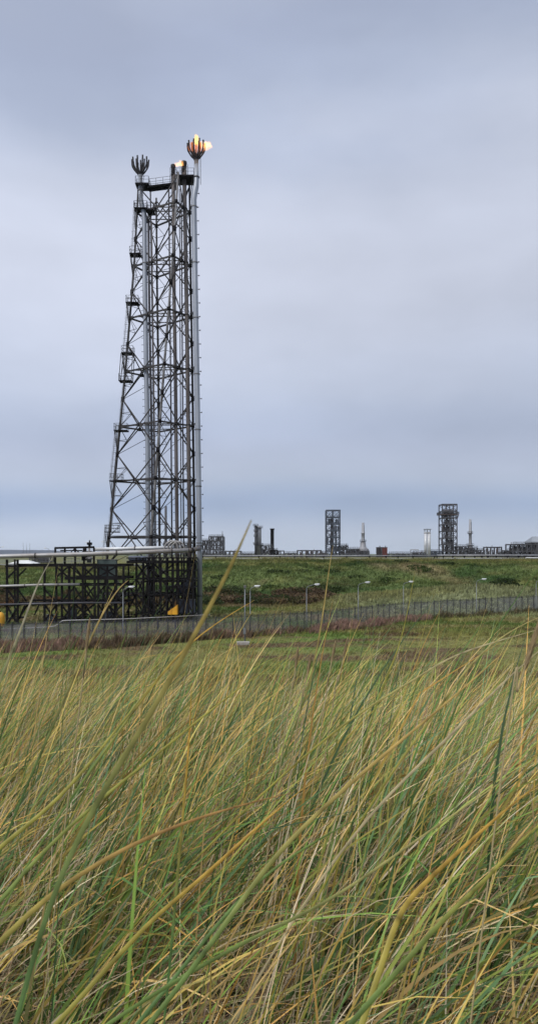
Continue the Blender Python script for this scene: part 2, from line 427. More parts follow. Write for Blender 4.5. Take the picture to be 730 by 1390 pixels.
# lit stack on the right
H = empty('flare_stack', P(271, 834, 122), 'lit flare stack, tall blue-grey pipe with burning crown down the right side', 'flare stack', 'flare stacks on the tower')
hp = [(271.2, 838), (270.5, 741), (269, 620), (267, 500), (264.8, 380), (263.6, 300), (263.2, 270), (264.2, 262), (266, 253), (266.6, 246), (266.4, 216)]
MB().tube([P(x, y, 122) for x, y in hp], [.44]*6+[.44, .46, .46, .42, .36], 24).build('stack_pipe', PIPE_G, H, True)
MB().tube([P(266.5, 240, 122), P(266.4, 215, 122)], .375, 20).build('burner_tip', mat('heat_stained_steel', (.27, .24, .22), .5, .5, col2=(.12, .10, .09), scale=1.3), H, True)
crown(H, P(266.2, 215.5, 122), 1.42, 2.7, 10)
for yy in (280, 356, 431, 507.5, 583, 660, 737, 741, 809):
    c = P(0, yy, 122); collar(on(hp, c.z, 122), .52, STEEL if yy in (741, 809) else STEEL_L, H)
collar(P(266.6, 240, 122), .52, STEEL, H)
for yy in np.arange(262, 735, 18.6):
    z = P(0, yy, 122).z; c = on(hp, z, 122)
    MB().tube([c+Vector((.4, 0, 0)), c+Vector((.72, 0, 0))], .055, 6).tube([c+Vector((.69, 0, -.10)), c+Vector((.69, 0, .10))], .075, 6).build('guide_peg', STEEL, H)
mb = MB()
for z in SZ: c = on(hp, z, 122); mb.bar(c+Vector((-.4, .1, 0)), lp('R', z), .16)
mb.build('tie_bar', STEEL, H)
t0 = P(268.6, 248, 121.4); MB().tube([P(272.2, 250, 121.4), P(272, 206, 121.4)], .05, 5).build('pilot_pipe', STEEL, H)
MB().box((P(271.2, 0, 122).x-.8, 121.2, .3), (P(271.2, 0, 122).x+.8, 122.8, .95)).build('footing', CONC, H)

# ------------------------------------------------------------------ flames (glowing gas, a volume)
def flame_mat(name, col, strength, sc, soft):
    m = bpy.data.materials.new(name); m.use_nodes = True; nt = m.node_tree; nt.nodes.remove(nt.nodes['Principled BSDF'])
    e = nt.nodes.new('ShaderNodeEmission'); e.inputs['Color'].default_value = (*col, 1)
    tc = nt.nodes.new('ShaderNodeTexCoord'); nz = nt.nodes.new('ShaderNodeTexNoise'); nz.inputs['Scale'].default_value = sc; nz.inputs['Detail'].default_value = 4
    mr = nt.nodes.new('ShaderNodeMapRange'); mr.inputs[1].default_value = .3; mr.inputs[2].default_value = .68
    mr.inputs[3].default_value = strength*soft; mr.inputs[4].default_value = strength*1.5
    nt.links.new(tc.outputs['Object'], nz.inputs['Vector']); nt.links.new(nz.outputs['Fac'], mr.inputs[0]); nt.links.new(mr.outputs[0], e.inputs['Strength'])
    ab = nt.nodes.new('ShaderNodeVolumeAbsorption'); ab.inputs['Color'].default_value = (.55, .32, .1, 1); ab.inputs['Density'].default_value = 1.6*soft+.1
    ad = nt.nodes.new('ShaderNodeAddShader'); nt.links.new(e.outputs[0], ad.inputs[0]); nt.links.new(ab.outputs[0], ad.inputs[1])
    nt.links.new(ad.outputs[0], nt.nodes['Material Output'].inputs['Volume']); return m
def blob(name, c, r, m, par, seed, lump=.3):
    mb = MB(); n1, n2 = 14, 20; c = Vector(c)
    for i in range(n1+1):
        th = math.pi*i/n1
        for k in range(n2):
            ph = 2*math.pi*k/n2; d = Vector((math.sin(th)*math.cos(ph), math.sin(th)*math.sin(ph), math.cos(th)))
            s = 1+lump*noise.noise(d*1.7+Vector((seed, 0, 0)))*1.6
            mb.v.append(tuple(c+Vector((d.x*r[0], d.y*r[1], d.z*r[2]))*s))
    mb.f = [(i*n2+k, (i+1)*n2+k, (i+1)*n2+(k+1) % n2, i*n2+(k+1) % n2) for i in range(n1) for k in range(n2)]
    return mb.build(name, m, par, True)
FM1 = flame_mat('flame_core', (1., .56, .12), 2.1, .9, .6)
FM2 = flame_mat('flame_edge', (1., .25, .04), .35, 1.2, .1)
FM3 = flame_mat('flame_wisp', (1., .46, .13), 1.25, 1.1, .1)
fl = empty('gas_flame', P(266, 200, 122), 'bright orange flame burning in the crown of the lit stack', 'flame')
blob('flame_core', P(266.2, 189, 122), (.5, .5, .75), FM1, fl, 3)
blob('flame_tongue', P(281.5, 197, 122), (.75, .6, .72), FM3, fl, 5, .35)
blob('flame_tongue', P(274, 195.5, 122.2), (.8, .55, .42), FM3, fl, 7, .4)
blob('flame_glow', P(266.2, 199, 122), (1.55, 1.2, .75), FM2, fl, 9, .25)
fl = empty('gas_flame', P(240, 226, 123), 'small pale orange flame blowing sideways between two plain stacks', 'flame')
blob('flame_tongue', P(241, 222.5, 122.8), (.85, .4, .32), FM3, fl, 15, .45)
blob('flame_tongue', P(245.3, 220.5, 122.8), (.42, .35, .40), FM3, fl, 21, .45)

# ------------------------------------------------------------------ pipe racks below
def rack(name, label, cols, Y0, Y1, ytop, ybot, beams, bays, group=None, cw=.30, cat='pipe rack'):
    """columns in two rows, long beams, braces; px numbers read at the front row"""
    root = empty(name, P((cols[0]+cols[-1])/2, ybot, (Y0+Y1)/2), label, cat, group)
    root.location.z = .2
    for i, cx in enumerate(cols):
        for Y in ((Y0, Y1) if i % 2 == 0 else (Y0,)):
            x = (cx-365)/F*Y0 + (.55*math.sin(i*2.3) if Y == Y1 else 0)
            zt = CAMZ-(ytop-HY)/F*Y0
            MB().bar((x, Y, .15), (x, Y, zt-.01*i), cw*(1 if Y == Y0 else .8)).build('column', STEEL_B, root)
    for (x0, x1, yb, th) in beams:
        z = CAMZ-(yb-HY)/F*Y0
        for Y in (Y0-.03, Y1+.02): MB().bar(((x0-365)/F*Y0, Y, z), ((x1-365)/F*Y0, Y, z), .3, th*Y0/F*.8).build('beam', STEEL_B, root)
        for cx in cols:
            if x0-2 <= cx <= x1+2: x = (cx-365)/F*Y0+.04; MB().bar((x, Y0+.15, z), (x, Y1-.15, z), .2, .22).build('cross_tie', STEEL_B, root)
    for (x0, ya, x1, yb) in bays:
        MB().bar(P(x0, ya, Y0)-Vector((0, .02, 0)), P(x1, yb, Y0)-Vector((0, .02, 0)), .25).build('brace', STEEL_B, root)
        if (x0+yb) % 2 < 1: MB().bar(P(x0, ya, Y0)+Vector((.3, Y1-Y0, 0)), P(x1, yb, Y0)+Vector((.3, Y1-Y0, 0)), .2).build('brace', STEEL_B, root)
    return root
X = lambda x0, x1, ya, yb: [(x0, ya, x1, yb), (x0, yb, x1, ya)]
rack('pipe_trestle', 'narrow dark steel trestle standing alone under the pipelines at far left', [9.5, 24], 113.5, 117, 759.5, 850,
     [(7, 26, 769, 2.6), (8, 25.5, 798, 3), (8, 25.5, 822, 2), (9, 25, 840, 1)], [(10, 785, 23, 772), (10, 800, 23, 818)]+X(9.5, 25, 823, 848), 'pipe trestles')
rack('pipe_rack', 'wide black steel pipe rack with many columns, left of the tower', [60.5, 76.5, 84, 93.7, 100.5, 112.5, 128.6, 133.4, 145.8, 158, 167.7], 114, 120.5, 766, 846,
     [(26, 171, 767.5, 4.5), (88, 171, 785, 5), (58, 171, 794.5, 2.2), (24, 171, 818.5, 3.2), (60, 171, 842, 1)],
     X(60.5, 76.5, 800, 817)[:1]+X(60.5, 77, 821, 843)+X(84, 100.5, 798, 817)[1:]+X(84, 100, 822, 842)+X(100.5, 128.6, 796, 842)[:1]+X(112.5, 128, 796, 817)
     +X(101, 128.6, 820, 842)+X(133.4, 158, 796, 842)+X(146, 167, 796, 817)+X(145.8, 167, 820, 842)+X(76, 93, 769, 784)+X(101, 112, 769, 784)[:1]+X(112, 128, 769, 784)+X(134, 158, 769, 783)
     +[(26, 840, 34, 822)], 'pipe racks')
rack('pipe_rack', 'tall black steel pipe rack with crossed braces, right under the flare tower', [185, 194, 201.5, 209, 218.5, 226, 235, 241.5, 249.5, 256, 262], 116, 123, 757, 842,
     [(172, 264, 757.5, 2), (172, 264, 763, 4.2), (172, 264, 786.5, 1.4), (196, 264, 790, 1.), (201, 258, 807.5, 1.8), (172, 264, 834, 1.4), (226, 262, 775, .8), (226, 262, 798, .8)],
     X(185, 201, 765, 785)+X(172, 194, 788, 832)+X(201, 235, 765, 806)[:1]+X(209, 235, 766, 788)+X(218, 241, 790, 832)[1:]+X(201, 226, 809, 834)+X(241, 262, 766, 786)[1:]
     +X(226, 241, 808, 834)+X(241, 262, 790, 833)+X(185, 209, 806, 834)[:1], 'pipe racks', .26)
# equipment beside the columns (valves, instrument cabinets)
def cabinet(px, py, Y, w, h, d, m, label, cat='cabinet', name='equipment_cabinet'):
    c = P(px, py, Y); r = empty(name, (c.x, c.y, c.z), label, cat)
    MB().box((c.x-w/2, c.y-d/2, c.z), (c.x+w/2, c.y+d/2, c.z+h)).build('housing', m, r)
    MB().box((c.x-w/2-.08, c.y-d/2-.08, c.z+h+.003), (c.x+w/2+.08, c.y+d/2+.08, c.z+h+.09)).build('lid', STEEL_L, r)
    MB().box((c.x-w*.38, c.y-d/2-.03, c.z+h*.1), (c.x+w*.38, c.y-d/2-.003, c.z+h*.9)).build('door', m, r)
    mb = MB()
    for sx in (-1, 1): mb.bar((c.x+sx*w*.4, c.y, c.z-.5), (c.x+sx*w*.4, c.y, c.z), .1)
    mb.build('leg', STEEL_B, r); return r
GRN = mat('green_grey_paint', (.10, .14, .13), .5, 0); BLU = mat('blue_grey_paint', (.10, .12, .17), .5, 0)
# drums and vessels hung in the racks
def drum(p, q, r, m, label, name='pipe_vessel'):
    p = Vector(p); q = Vector(q); ro = empty(name, (p+q)/2-Vector((0, 0, r)), label, 'vessel'); d = (q-p).normalized()
    pts = [p-d*r*.5, p-d*r*.35, p, q, q+d*r*.35, q+d*r*.5]
    MB().tube(pts, [r*.3, r*.75, r, r, r*.75, r*.3], 16).build('shell', m, ro, True)
    for t in (.2, .8):
        c = p.lerp(q, t); MB().box((c.x-.12, c.y-r*.8, c.z-r-.35), (c.x+.12, c.y+r*.8, c.z-r*.7)).build('saddle', STEEL_B, ro)
    MB().tube([(p+q)/2, (p+q)/2+Vector((0, 0, r+.4))], .1, 8).build('nozzle', STEEL, ro); return ro
drum(P(176, 758, 119), P(197, 758, 119), .42, BLU, 'blue-grey horizontal vessel in the rack, high up near its left end')
drum(P(246, 803, 119.5), P(256, 792, 119.5), .7, BLU, 'dark blue-grey sloping vessel among the rack columns beside the grey stack foot')
for (px, py, w, h, m, lb) in ((145.5, 782, 3.0, 2.6, GRN, 'green-grey cabinet on the upper level of the left pipe rack'),
                          (98, 841, 1.2, 1.6, BLU, 'small blue-grey cabinet at the foot of the left pipe rack'),
                          (144, 842, 1.6, 1.3, BLU, 'blue-grey cabinet low down near the lamp post and rack foot'),
                          (254, 833, 2.4, 2.2, BLU, 'dark blue cabinet at the ground between rack and grey stack'),
                          (70, 848, 1.3, 1.5, BLU, 'small blue cabinet beside the low pipe bend')):
    cabinet(px, py, 118.5 if py < 840 else 115.5, w, h, 1.2, m, lb)
# handrail box and gantry over the rack
ga = empty('pipe_gantry', P(101, 762, 115), 'low black steel gantry with valves on top of the left rack', 'gantry')
mb = MB()
for Y in (114.2, 117.5):
    for x in (75, 88, 102, 114, 127.5): mb.bar(P(x, 766, Y), P(x, 743.5, Y), .26)
mb.build('post', STEEL_B, ga)
mb = MB()
for Y in (114.2, 117.5): mb.bar(P(74.5, 744, Y), P(128, 742.8, Y), .25, .32); mb.bar(P(82, 747.5, Y), P(112, 747.5, Y), .14, .2)
for x in (75, 88, 102, 114, 127.5): mb.bar(P(x, 743.4, 114.3), P(x, 743.4, 117.4), .2)
mb.build('beam', STEEL_B, ga)
MB().bar(P(102, 745, 114.1), P(113, 756, 114.1), .16).bar(P(89, 757, 117.6), P(101, 745, 117.6), .14).build('brace', STEEL_B, ga)
mb = MB(); railing(mb, [P(86, 766, 113.4), P(108, 766, 113.4)], .9, .03); mb.build('handrail', POSTM, ga)
vs = empty('valve_set', P(121, 764, 115.6), 'cluster of dark valves with a pale body on the gantry, right end', 'valve')
MB().lathe(P(121, 764, 115.2), [(.35, 0), (.35, .5), (.55, .55), (.55, .8), (.3, .9), (.3, 1.5), (.5, 1.55), (.5, 1.75), (.18, 1.9), (.18, 2.7)], 14).build('valve_body', PIPE_M, vs, True)
MB().lathe(P(121.5, 743, 115.2), [(.2, 0), (.2, .35), (.42, .4), (.42, .75), (.1, .8), (.1, 1.1)], 14).build('actuator', STEEL_B, vs, True)
MB().lathe(P(115, 761, 115.8), [(.5, 0), (.5, 1.2), (.3, 1.4), (.3, 2.0)], 14).build('valve_body', STEEL_B, vs, True)
MB().bar(P(112, 750, 115), P(127, 750, 115), .5, .35).build('manifold', STEEL_B, vs)
# pipelines
def pipeline(label, pts, r, m, fl=(), mname='pipeline', fm=None, sup=()):
    root = empty(mname, Vector(pts[0]), label, 'pipeline', 'pipelines')
    MB().tube(pts, r, 16).build('pipe', m, root, True)
    for t in fl:
        k = t*(len(pts)-1); i = min(int(k), len(pts)-2); c = Vector(pts[i]).lerp(Vector(pts[i+1]), k-i); d = (Vector(pts[i+1])-Vector(pts[i])).normalized()*.09
        MB().tube([c-d, c+d], r*1.22, 16).build('flange', fm or STEEL_L, root, True)
    for q in sup: MB().bar((q[0], q[1], q[2]), (q[0], q[1], q[3]), .22).bar((q[0]-.35, q[1], q[3]), (q[0]+.35, q[1], q[3]), .3, .12).build('support', STEEL_B, root)
    return root
pipeline('thick weathered grey pipeline carried across the top of the rack to the stack', [P(-60, 757, 112.5), P(0, 755.4, 112.8), P(120, 752.2, 113.3), P(200, 749.3, 113.5), P(256, 747, 114)], .345, PIPE_M, (.35, .62, .9), fm=STEEL)
pipeline('short rusty grey elbow pipe joining the pipeline to the tall stack', bezier([P(256.2, 747, 114), P(262, 746.6, 115), P(268, 745, 118), P(270.5, 744, 121.6)], 12), .36, PIPE_R, (.2,), fm=STEEL_B)
pipeline('pale cladded pipeline a little above and behind the thick grey one', [P(128, 745.6, 119), P(160, 745, 119), P(206, 743.8, 119), P(232, 743.5, 119)], .28, PIPE_W, (.5,))
pipeline('grey pipeline at half height of the left trestle and rack', [P(-50, 797, 112.9), P(0, 795.8, 113.1), P(60, 794, 113.3), P(108, 793.4, 113.5)], .19, PIPE_M, (.52, .66, .8), fm=PIPE_R)
pipeline('slim dark pipeline low across the left trestle and rack', [P(-50, 822, 113), P(60, 819.5, 113.2), P(96, 818.5, 113.2), P(170, 818.5, 113.4)], .15, PIPE_D, (.5,))
pipeline('slim pale pipe running low behind the fence with a step down at left', bezier([P(-40, 856, 106), P(0, 854.5, 106), P(66, 851.2, 106), P(78, 848, 106), P(84, 843.2, 106), P(92, 842.3, 106)], 30)+[P(170, 840.4, 106.5), P(230, 837.6, 107), P(285, 835, 108)], .07, PIPE_M, (),
         sup=[(P(x, 0, 106.5).x, 106.6, .1, 1.35) for x in (95, 118, 142, 166, 190, 214, 238, 262)])
for i, (x0, yy) in enumerate(((229, 742), (233.5, 742.6), (238, 743))):
    b = P(x0, yy, 117); pts = bezier([b+Vector((-.7, 0, -1.2)), b+Vector((-.6, 0, .1)), b+Vector((0, 0, .75)), b+Vector((.7, 0, .9)), b+Vector((1.3, 0, .3)), b+Vector((1.5, 0, -1.2))], 20)
    pipeline(['grey hooped vent pipe over the rack, left of three', 'grey hooped vent pipe over the rack, middle of three', 'grey hooped vent pipe over the rack, right of three'][i], pts, .13, PIPE_M, (), 'vent_loop')
# amber things
tk = empty('amber_tank', P(1, 851, 110), 'rounded amber-orange tank at the left edge beside the trestle', 'tank')
MB().lathe(P(0.5, 852, 110), [(.55, 0), (.6, .1), (.62, 1.5), (.55, 1.9), (.36, 2.2), (.15, 2.32)], 20).build('shell', YEL, tk, True)
MB().lathe(P(0.5, 852, 110)+Vector((0, 0, 2.3)), [(.12, 0), (.12, .15), (.17, .16), (.17, .22)], 12).build('cap', STEEL_B, tk)
MB().lathe(P(0.5, 852, 110)+Vector((0, 0, -.1)), [(.68, 0), (.68, .12)], 16).build('base_ring', CONC, tk)
b = P(235, 834, 114.6); sk = empty('amber_hopper', b, 'amber-yellow hopper with slanted top under the right pipe rack', 'hopper')
w = .62; mb = MB(); x0, x1 = b.x-.75, b.x+.72; y0, y1 = b.y-.6, b.y+.6; z = b.z
mb.add([(x0, y0, z), (x1, y0, z), (x1, y1, z), (x0, y1, z), (x0, y0, z+.45), (x1, y0, z+1.5), (x1, y1, z+1.5), (x0, y1, z+.45)], [(0,3,2,1),(4,5,6,7),(0,1,5,4),(1,2,6,5),(2,3,7,6),(3,0,4,7)]).build('body', YEL, sk)
MB().bar((x1-.1, y0-.04, z), (x1-.1, y0-.04, z+1.5), .1).bar((x0+.5, y0-.04, z), (x0+.5, y0-.04, z+.8), .1).build('rib', YEL, sk)
mb = MB()
for sx in (x0+.1, x1-.1): mb.box((sx-.08, y0+.1, z-.4), (sx+.08, y1-.1, z-.003))
mb.build('skid', STEEL_B, sk)

# ------------------------------------------------------------------ perimeter fence
FP = [(-70, 82), (0, 87.3), (150, 90.5), (270, 95.5), (400, 104), (480, 112), (560, 120), (730, 131), (800, 136)]
fp = [Vector(((x-365)/F*Y, Y, 0)) for x, Y in FP]
cur = bezier(fp, 400); L = [0.]
for a, b in zip(cur, cur[1:]): L.append(L[-1]+(b-a).length)
def fence_at(s):
    i = int(np.searchsorted(L, s))-1; i = max(0, min(i, len(cur)-2)); t = (s-L[i])/(L[i+1]-L[i]); return cur[i].lerp(cur[i+1], t)
MESHM = bpy.data.materials.new('woven_wire_mesh'); MESHM.use_nodes = True; nt = MESHM.node_tree
b_ = nt.nodes['Principled BSDF']; b_.inputs['Base Color'].default_value = (.20, .20, .23, 1); b_.inputs['Roughness'].default_value = .6; b_.inputs['Metallic'].default_value = .2
tr = nt.nodes.new('ShaderNodeBsdfTransparent'); ms = nt.nodes.new('ShaderNodeMixShader')
tc = nt.nodes.new('ShaderNodeTexCoord'); nz = nt.nodes.new('ShaderNodeTexNoise'); nz.inputs['Scale'].default_value = .25
mr = nt.nodes.new('ShaderNodeMapRange'); mr.inputs[3].default_value = .34; mr.inputs[4].default_value = .62; mr.inputs[1].default_value = .35; mr.inputs[2].default_value = .65
nt.links.new(tc.outputs['Object'], nz.inputs['Vector']); nt.links.new(nz.outputs['Fac'], mr.inputs[0]); nt.links.new(mr.outputs[0], ms.inputs[0])
nt.links.new(tr.outputs[0], ms.inputs[1]); nt.links.new(b_.outputs[0], ms.inputs[2]); nt.links.new(ms.outputs[0], nt.nodes['Material Output'].inputs['Surface'])
fe = empty('perimeter_fence', fence_at(L[-1]/2), 'long grey wire mesh security fence on slim posts crossing the plain', 'fence')
NP = 84; ps = []
for i in range(NP): q = fence_at(L[-1]*i/(NP-1)); ps.append(Vector((q.x, q.y, hz(q.x, q.y))))
for i, q in enumerate(ps):
    h = 2.85+.06*math.sin(i*3.7); MB().box((q.x-.05, q.y-.05, q.z-.2), (q.x+.05, q.y+.05, q.z+h)).build('post', FPOST, fe)
for a, b in zip(ps, ps[1:]):
    mb = MB(); mb.add([a+Vector((0, .062, .05)), b+Vector((0, .062, .05)), b+Vector((0, .062, 2.6)), a+Vector((0, .062, 2.6))], [(0, 1, 2, 3)]); mb.build('mesh_panel', MESHM, fe)
mb = MB()
for a, b in zip(ps, ps[1:]):
    mb.tube([a+Vector((0, -.02, 2.62)), b+Vector((0, -.02, 2.62))], .03, 5)
    for dz in (2.72, 2.80): mb.tube([a+Vector((0, -.06, dz)), b+Vector((0, -.06, dz))], .010, 4)
mb.build('top_wire', FPOST, fe)

# ------------------------------------------------------------------ lamps
def lamp(px, ytop, Y, arm, label, zb=None, r=.06, grp='lamp posts along the fence'):
    t = P(px, ytop, Y); zb = hz(t.x, Y) if zb is None else zb
    o = empty('street_lamp', (t.x, Y, zb), label, 'street lamp', grp)
    MB().tube([(t.x, Y, zb), (t.x, Y, zb+1.2), (t.x, Y, t.z-.5)], [r*1.2, r*1.1, r*.7], 10).build('pole', POSTM, o, True)
    a = arm*Y/F
    MB().tube(bezier([(t.x, Y, t.z-.55), (t.x+a*.08, Y, t.z-.12), (t.x+a*.35, Y, t.z+.05), (t.x+a*.75, Y, t.z+.22)], 12), r*.6, 8).build('arm', POSTM, o, True)
    h = Vector((t.x+a*.95, Y, t.z+.24)); d = .55
    mb = MB(); mb.tube([h+Vector((-.42, 0, -.03)), h+Vector((-.3, 0, 0)), h, h+Vector((.3, 0, .03)), h+Vector((.42, 0, .03))], [.05, .09, .11, .09, .04], 10)
    hd = mb.build('lamp_head', LAMPM, o, True)
    MB().box((h.x-.26, h.y-.09, h.z-.14), (h.x+.26, h.y+.09, h.z-.08)).build('lens', WHITE, hd)
lamp(167, 799, 95.5, 12, 'lamp post in front of the black pipe rack, leftmost of the fence row')
lamp(339.5, 798, 100.5, 10, 'lamp post right beside the bare camera pole, arm to the right')
lamp(416, 795.5, 108.5, 15, 'lamp post before brown scrub and the start of the mound')
lamp(486, 792.5, 116, 13.5, 'lamp post before the left end of the pale mound, below the left pale chimney')
lamp(547.5, 791.5, 121, 11, 'lamp post before the middle of the grassy mound, head below refinery twin columns')
lamp(646.5, 788, 125, 11, 'lamp post against the green bank below the thin pale chimney of the right plant')
lamp(727.5, 789, 129, 10, 'lamp post cut by the right edge of the view')
for px, yy, ar, lb in ((124, 737.5, -7, 'pale lamp on the plateau over the gantry valves'), (145, 736.5, -6, 'pale lamp on the plateau right of the gantry'),
                       (67, 745, -6, 'pale lamp on the plateau left of the gantry'), (-3, 743.5, 7, 'pale lamp on the plateau at the left edge')):
    lamp(px, yy, 216, ar, lb, r=.08, grp='lamps on the plateau')
cp = P(332.3, 798, 89.5); zb = hz(cp.x, 89.5)
o = empty('camera_pole', (cp.x, 89.5, zb), 'bare grey camera pole on a low concrete plinth in front of the fence', 'pole')
MB().tube([(cp.x, 89.5, zb+.4), (cp.x, 89.5, cp.z)], [.085, .065], 12).build('pole', POSTM, o, True)
MB().box((cp.x-.16, 89.2, cp.z+.003), (cp.x+.16, 89.75, cp.z+.26)).build('camera_housing', STEEL_L, o)
MB().box((cp.x-1.0, 88.9, zb-.2), (cp.x+.55, 90.1, zb+.32)).build('plinth', CONC, o)
MB().box((cp.x-.2, 89.2, zb+1.3), (cp.x+.12, 89.38, zb+2.0)).build('junction_box', POSTM, o)

# ------------------------------------------------------------------ plants on the plateau
def gz(X, Y): return 9.05
LOWU = []
def low_rack(label, x0, x1, Y, ypx, sp, r1=.2, zb=8.8):
    a = P(x0, ypx, Y); b = P(x1, ypx, Y); root = empty('pipe_run', ((a.x+b.x)/2, Y, 9.05), label, 'pipe run', 'pipe runs along the bank top')
    MB().tube([a, b], r1, 10).build('pipe', FARP, root, True)
    MB().tube([a+Vector((0, .8, -.3)), b+Vector((0, .8, -.3))], r1*.7, 8).build('pipe', FARS, root, True)
    MB().tube([a+Vector((0, -.7, -1.0)), b+Vector((0, -.7, -1.0))], r1*.9, 8).build('pipe', FARP, root, True)
    n = min(60, int((b.x-a.x)/sp))
    for i in range(n+1):
        x = a.x+(b.x-a.x)*(i+.3*math.sin(i*5.1))/max(1, n); x = min(max(x, a.x), b.x)
        MB().bar((x, Y+.1, zb), (x, Y+.1, a.z-r1), .28).bar((x, Y-1.0, a.z-r1-.1), (x, Y+1.2, a.z-r1-.1), .26, .22).build('support', STEEL_B, root)
low_rack('long pale pipe run on short supports along the bank top, middle of the view', 275, 592, 226, 754.3, 5.2, .15)
low_rack('pale pipe run on closely spaced supports along the bank top at right', 593, 760, 227, 753.8, 2.6, .2)
for sx0, sx1, yy, sd in ((387, 403, 751.5, 41), (528, 556, 752, 42), (681, 689, 750, 43), (436.5, 443, 751, 44), (327, 345, 752, 45)):
    LOWU.append((sx0, sx1, yy, sd))
low_rack('pipe run on short legs behind the left trestle and rack', -80, 196, 226, 766.3, 2.2, .12, 6.6)
HZM = bpy.data.materials.new('sea_haze'); HZM.use_nodes = True; nt = HZM.node_tree; nt.nodes.remove(nt.nodes['Principled BSDF'])
pv = nt.nodes.new('ShaderNodeVolumePrincipled'); pv.inputs['Color'].default_value = (.86, .92, 1, 1); pv.inputs['Density'].default_value = .000035; pv.inputs['Anisotropy'].default_value = .2
nt.links.new(pv.outputs[0], nt.nodes['Material Output'].inputs['Volume'])
tag(MB().box((-16000, -60, -3), (16000, 15000, 140)).build('haze', HZM), 'thin pale sea air round the whole scene', 'haze', kind='stuff')
bl = empty('white_building', P(32, 768, 260), 'long low white-roofed shed on the plateau behind the left trestle', 'building')
a = P(15, 767, 260); b = P(46, 767, 260); zt = 6.9
MB().box((a.x, 258, zt-1.5), (b.x, 266, P(0, 765, 260).z)).build('wall', FARS, bl)
z1 = P(0, 765, 260).z+.003; z2 = P(0, 760.5, 260).z
MB().add([(a.x-.3, 257.5, z1), (b.x+.3, 257.5, z1), (b.x+.3, 266.5, z1), (a.x-.3, 266.5, z1), (a.x+2.5, 262, z2), (b.x-2.5, 262, z2)], [(0, 1, 5, 4), (1, 2, 5), (2, 3, 4, 5), (3, 0, 4), (0, 3, 2, 1)]).build('roof', WHITE, bl)
for i, (px, yt, lb) in enumerate(((31.5, 736.5, 'thin mast on the hills, left and tallest of three'), (36, 737.5, 'faint thin mast on the hills, middle of three'), (40.5, 737.5, 'thin mast on the hills, right of three'))):
    b = P(px, 748, 3000); t = P(px, yt, 3000); m = MB().tube([(b.x, 3000, 9), t], [.95 if i == 0 else .6, .4], 6)
    o = m.build('radio_mast', FARS); tag(o, lb, 'mast', 'masts on the hills')

def steel_block(name, label, x0, x1, ytop, ybot, Y, D, levels, bays, clutter=20, cat='process unit', m=FARS, group=None, vessels=True, seed=1, topopen=0, bracing=True, decks=True, lean=0):
    rr = random.Random(seed); a = P(x0, ytop, Y); b = P(x1, ybot, Y); z0 = min(b.z, 9.1) - .3; z1 = a.z
    cx = (a.x+b.x)/2; root = empty(name, (cx, Y+D/2, z0), label, cat, group); W = b.x-a.x; t = .38 if Y < 350 else .62
    for i in range(bays+1):
        for yy in (Y, Y+D):
            x = a.x+W*i/bays; MB().bar((x, yy, z0), (x, yy, z1), t).build('column', m, root)
    for l in range(1, levels+1):
        z = z0+(z1-z0)*l/levels; mb = MB()
        for yy in (Y-.05, Y+D+.05): mb.bar((a.x-.2, yy, z), (b.x+.2, yy, z), t, t*1.1)
        for i in range(bays+1): x = a.x+W*i/bays; mb.bar((x, Y+.3, z), (x, Y+D-.3, z), t*.8)
        if decks and l <= levels-topopen: mb.box((a.x+.2, Y+.3, z-.12), (b.x-.2, Y+D-.3, z+.05))
        mb.build('floor_frame', m, root)
        if decks and l <= levels-topopen:
            mb = MB(); railing(mb, [(a.x, Y-.15, z+.2), (b.x, Y-.15, z+.2)], 1.1, .09); mb.build('handrail', m, root)
        if bracing:
            zb = z0+(z1-z0)*(l-1)/levels; mb = MB()
            for i in range(bays):
                xa = a.x+W*i/bays; xb = a.x+W*(i+1)/bays
                if (i+l) % 2 or bays < 3: mb.bar((xa, Y-.08, zb), (xb, Y-.08, z), t*.55); 
                if rr.random() < .55: mb.bar((xb, Y+D+.1, zb), (xa, Y+D+.1, z), t*.5)
                if name == 'process_tower': mb.bar((xb, Y-.1, zb), (xa, Y-.1, z), t*.4); mb.bar((xa, Y-.06, z), (xb, Y-.06, zb), t*.35); mb.bar((xa, Y+D+.12, z), (xb, Y+D+.12, zb), t*.4)
                if topopen == 0 and l == 1: mb.bar((xb, Y-.08, zb), (xa, Y-.08, z), t*.5)
            if mb.v: mb.build('brace', m, root)
    if name == 'process_tower':
        hh = (z1-z0)*(levels-topopen)/levels
        MB().lathe((cx-.6, Y+D*.5, z0), [(1.1, 0), (1.1, hh*.55), (.85, hh*.6), (.85, hh*.92), (.4, hh*.98)], 14).build('vessel', FARB, root, True)
        MB().lathe((cx+1.9, Y+D*.35, z0), [(.6, 0), (.6, hh*.8)], 10).build('vessel', FARP, root, True)
    if vessels:
        for k in range(clutter):
            x = a.x+W*rr.uniform(.06, .94); lv = rr.randrange(0, max(1, levels-topopen)); zz = z0+(z1-z0)*lv/levels+.15; hh = (z1-z0)/levels*rr.uniform(.45, .95); r = rr.uniform(.25, .75)*(W/bays)*.25
            r = min(max(r, .35), 1.3); y = Y+D*rr.uniform(.2, .8); mm = rr.choice([FARS, FARP, FARB, FARB, FARS])
            if rr.random() < .6: MB().lathe((x, y, zz), [(r*.6, 0), (r, r*.3), (r, hh-r*.3), (r*.5, hh)], 10).build('vessel', mm, root, True)
            else:
                x2 = x+rr.uniform(.8, 2.4)*rr.choice((-1, 1)); x2 = min(max(x2, a.x+.3), b.x-.3)
                MB().tube([(x, y, zz), (x, y, zz+hh*.7), (x2, y, zz+hh*.75), (x2, y, zz+hh*1.4)], r*.42, 7).build('pipework', mm, root, True)
    return root
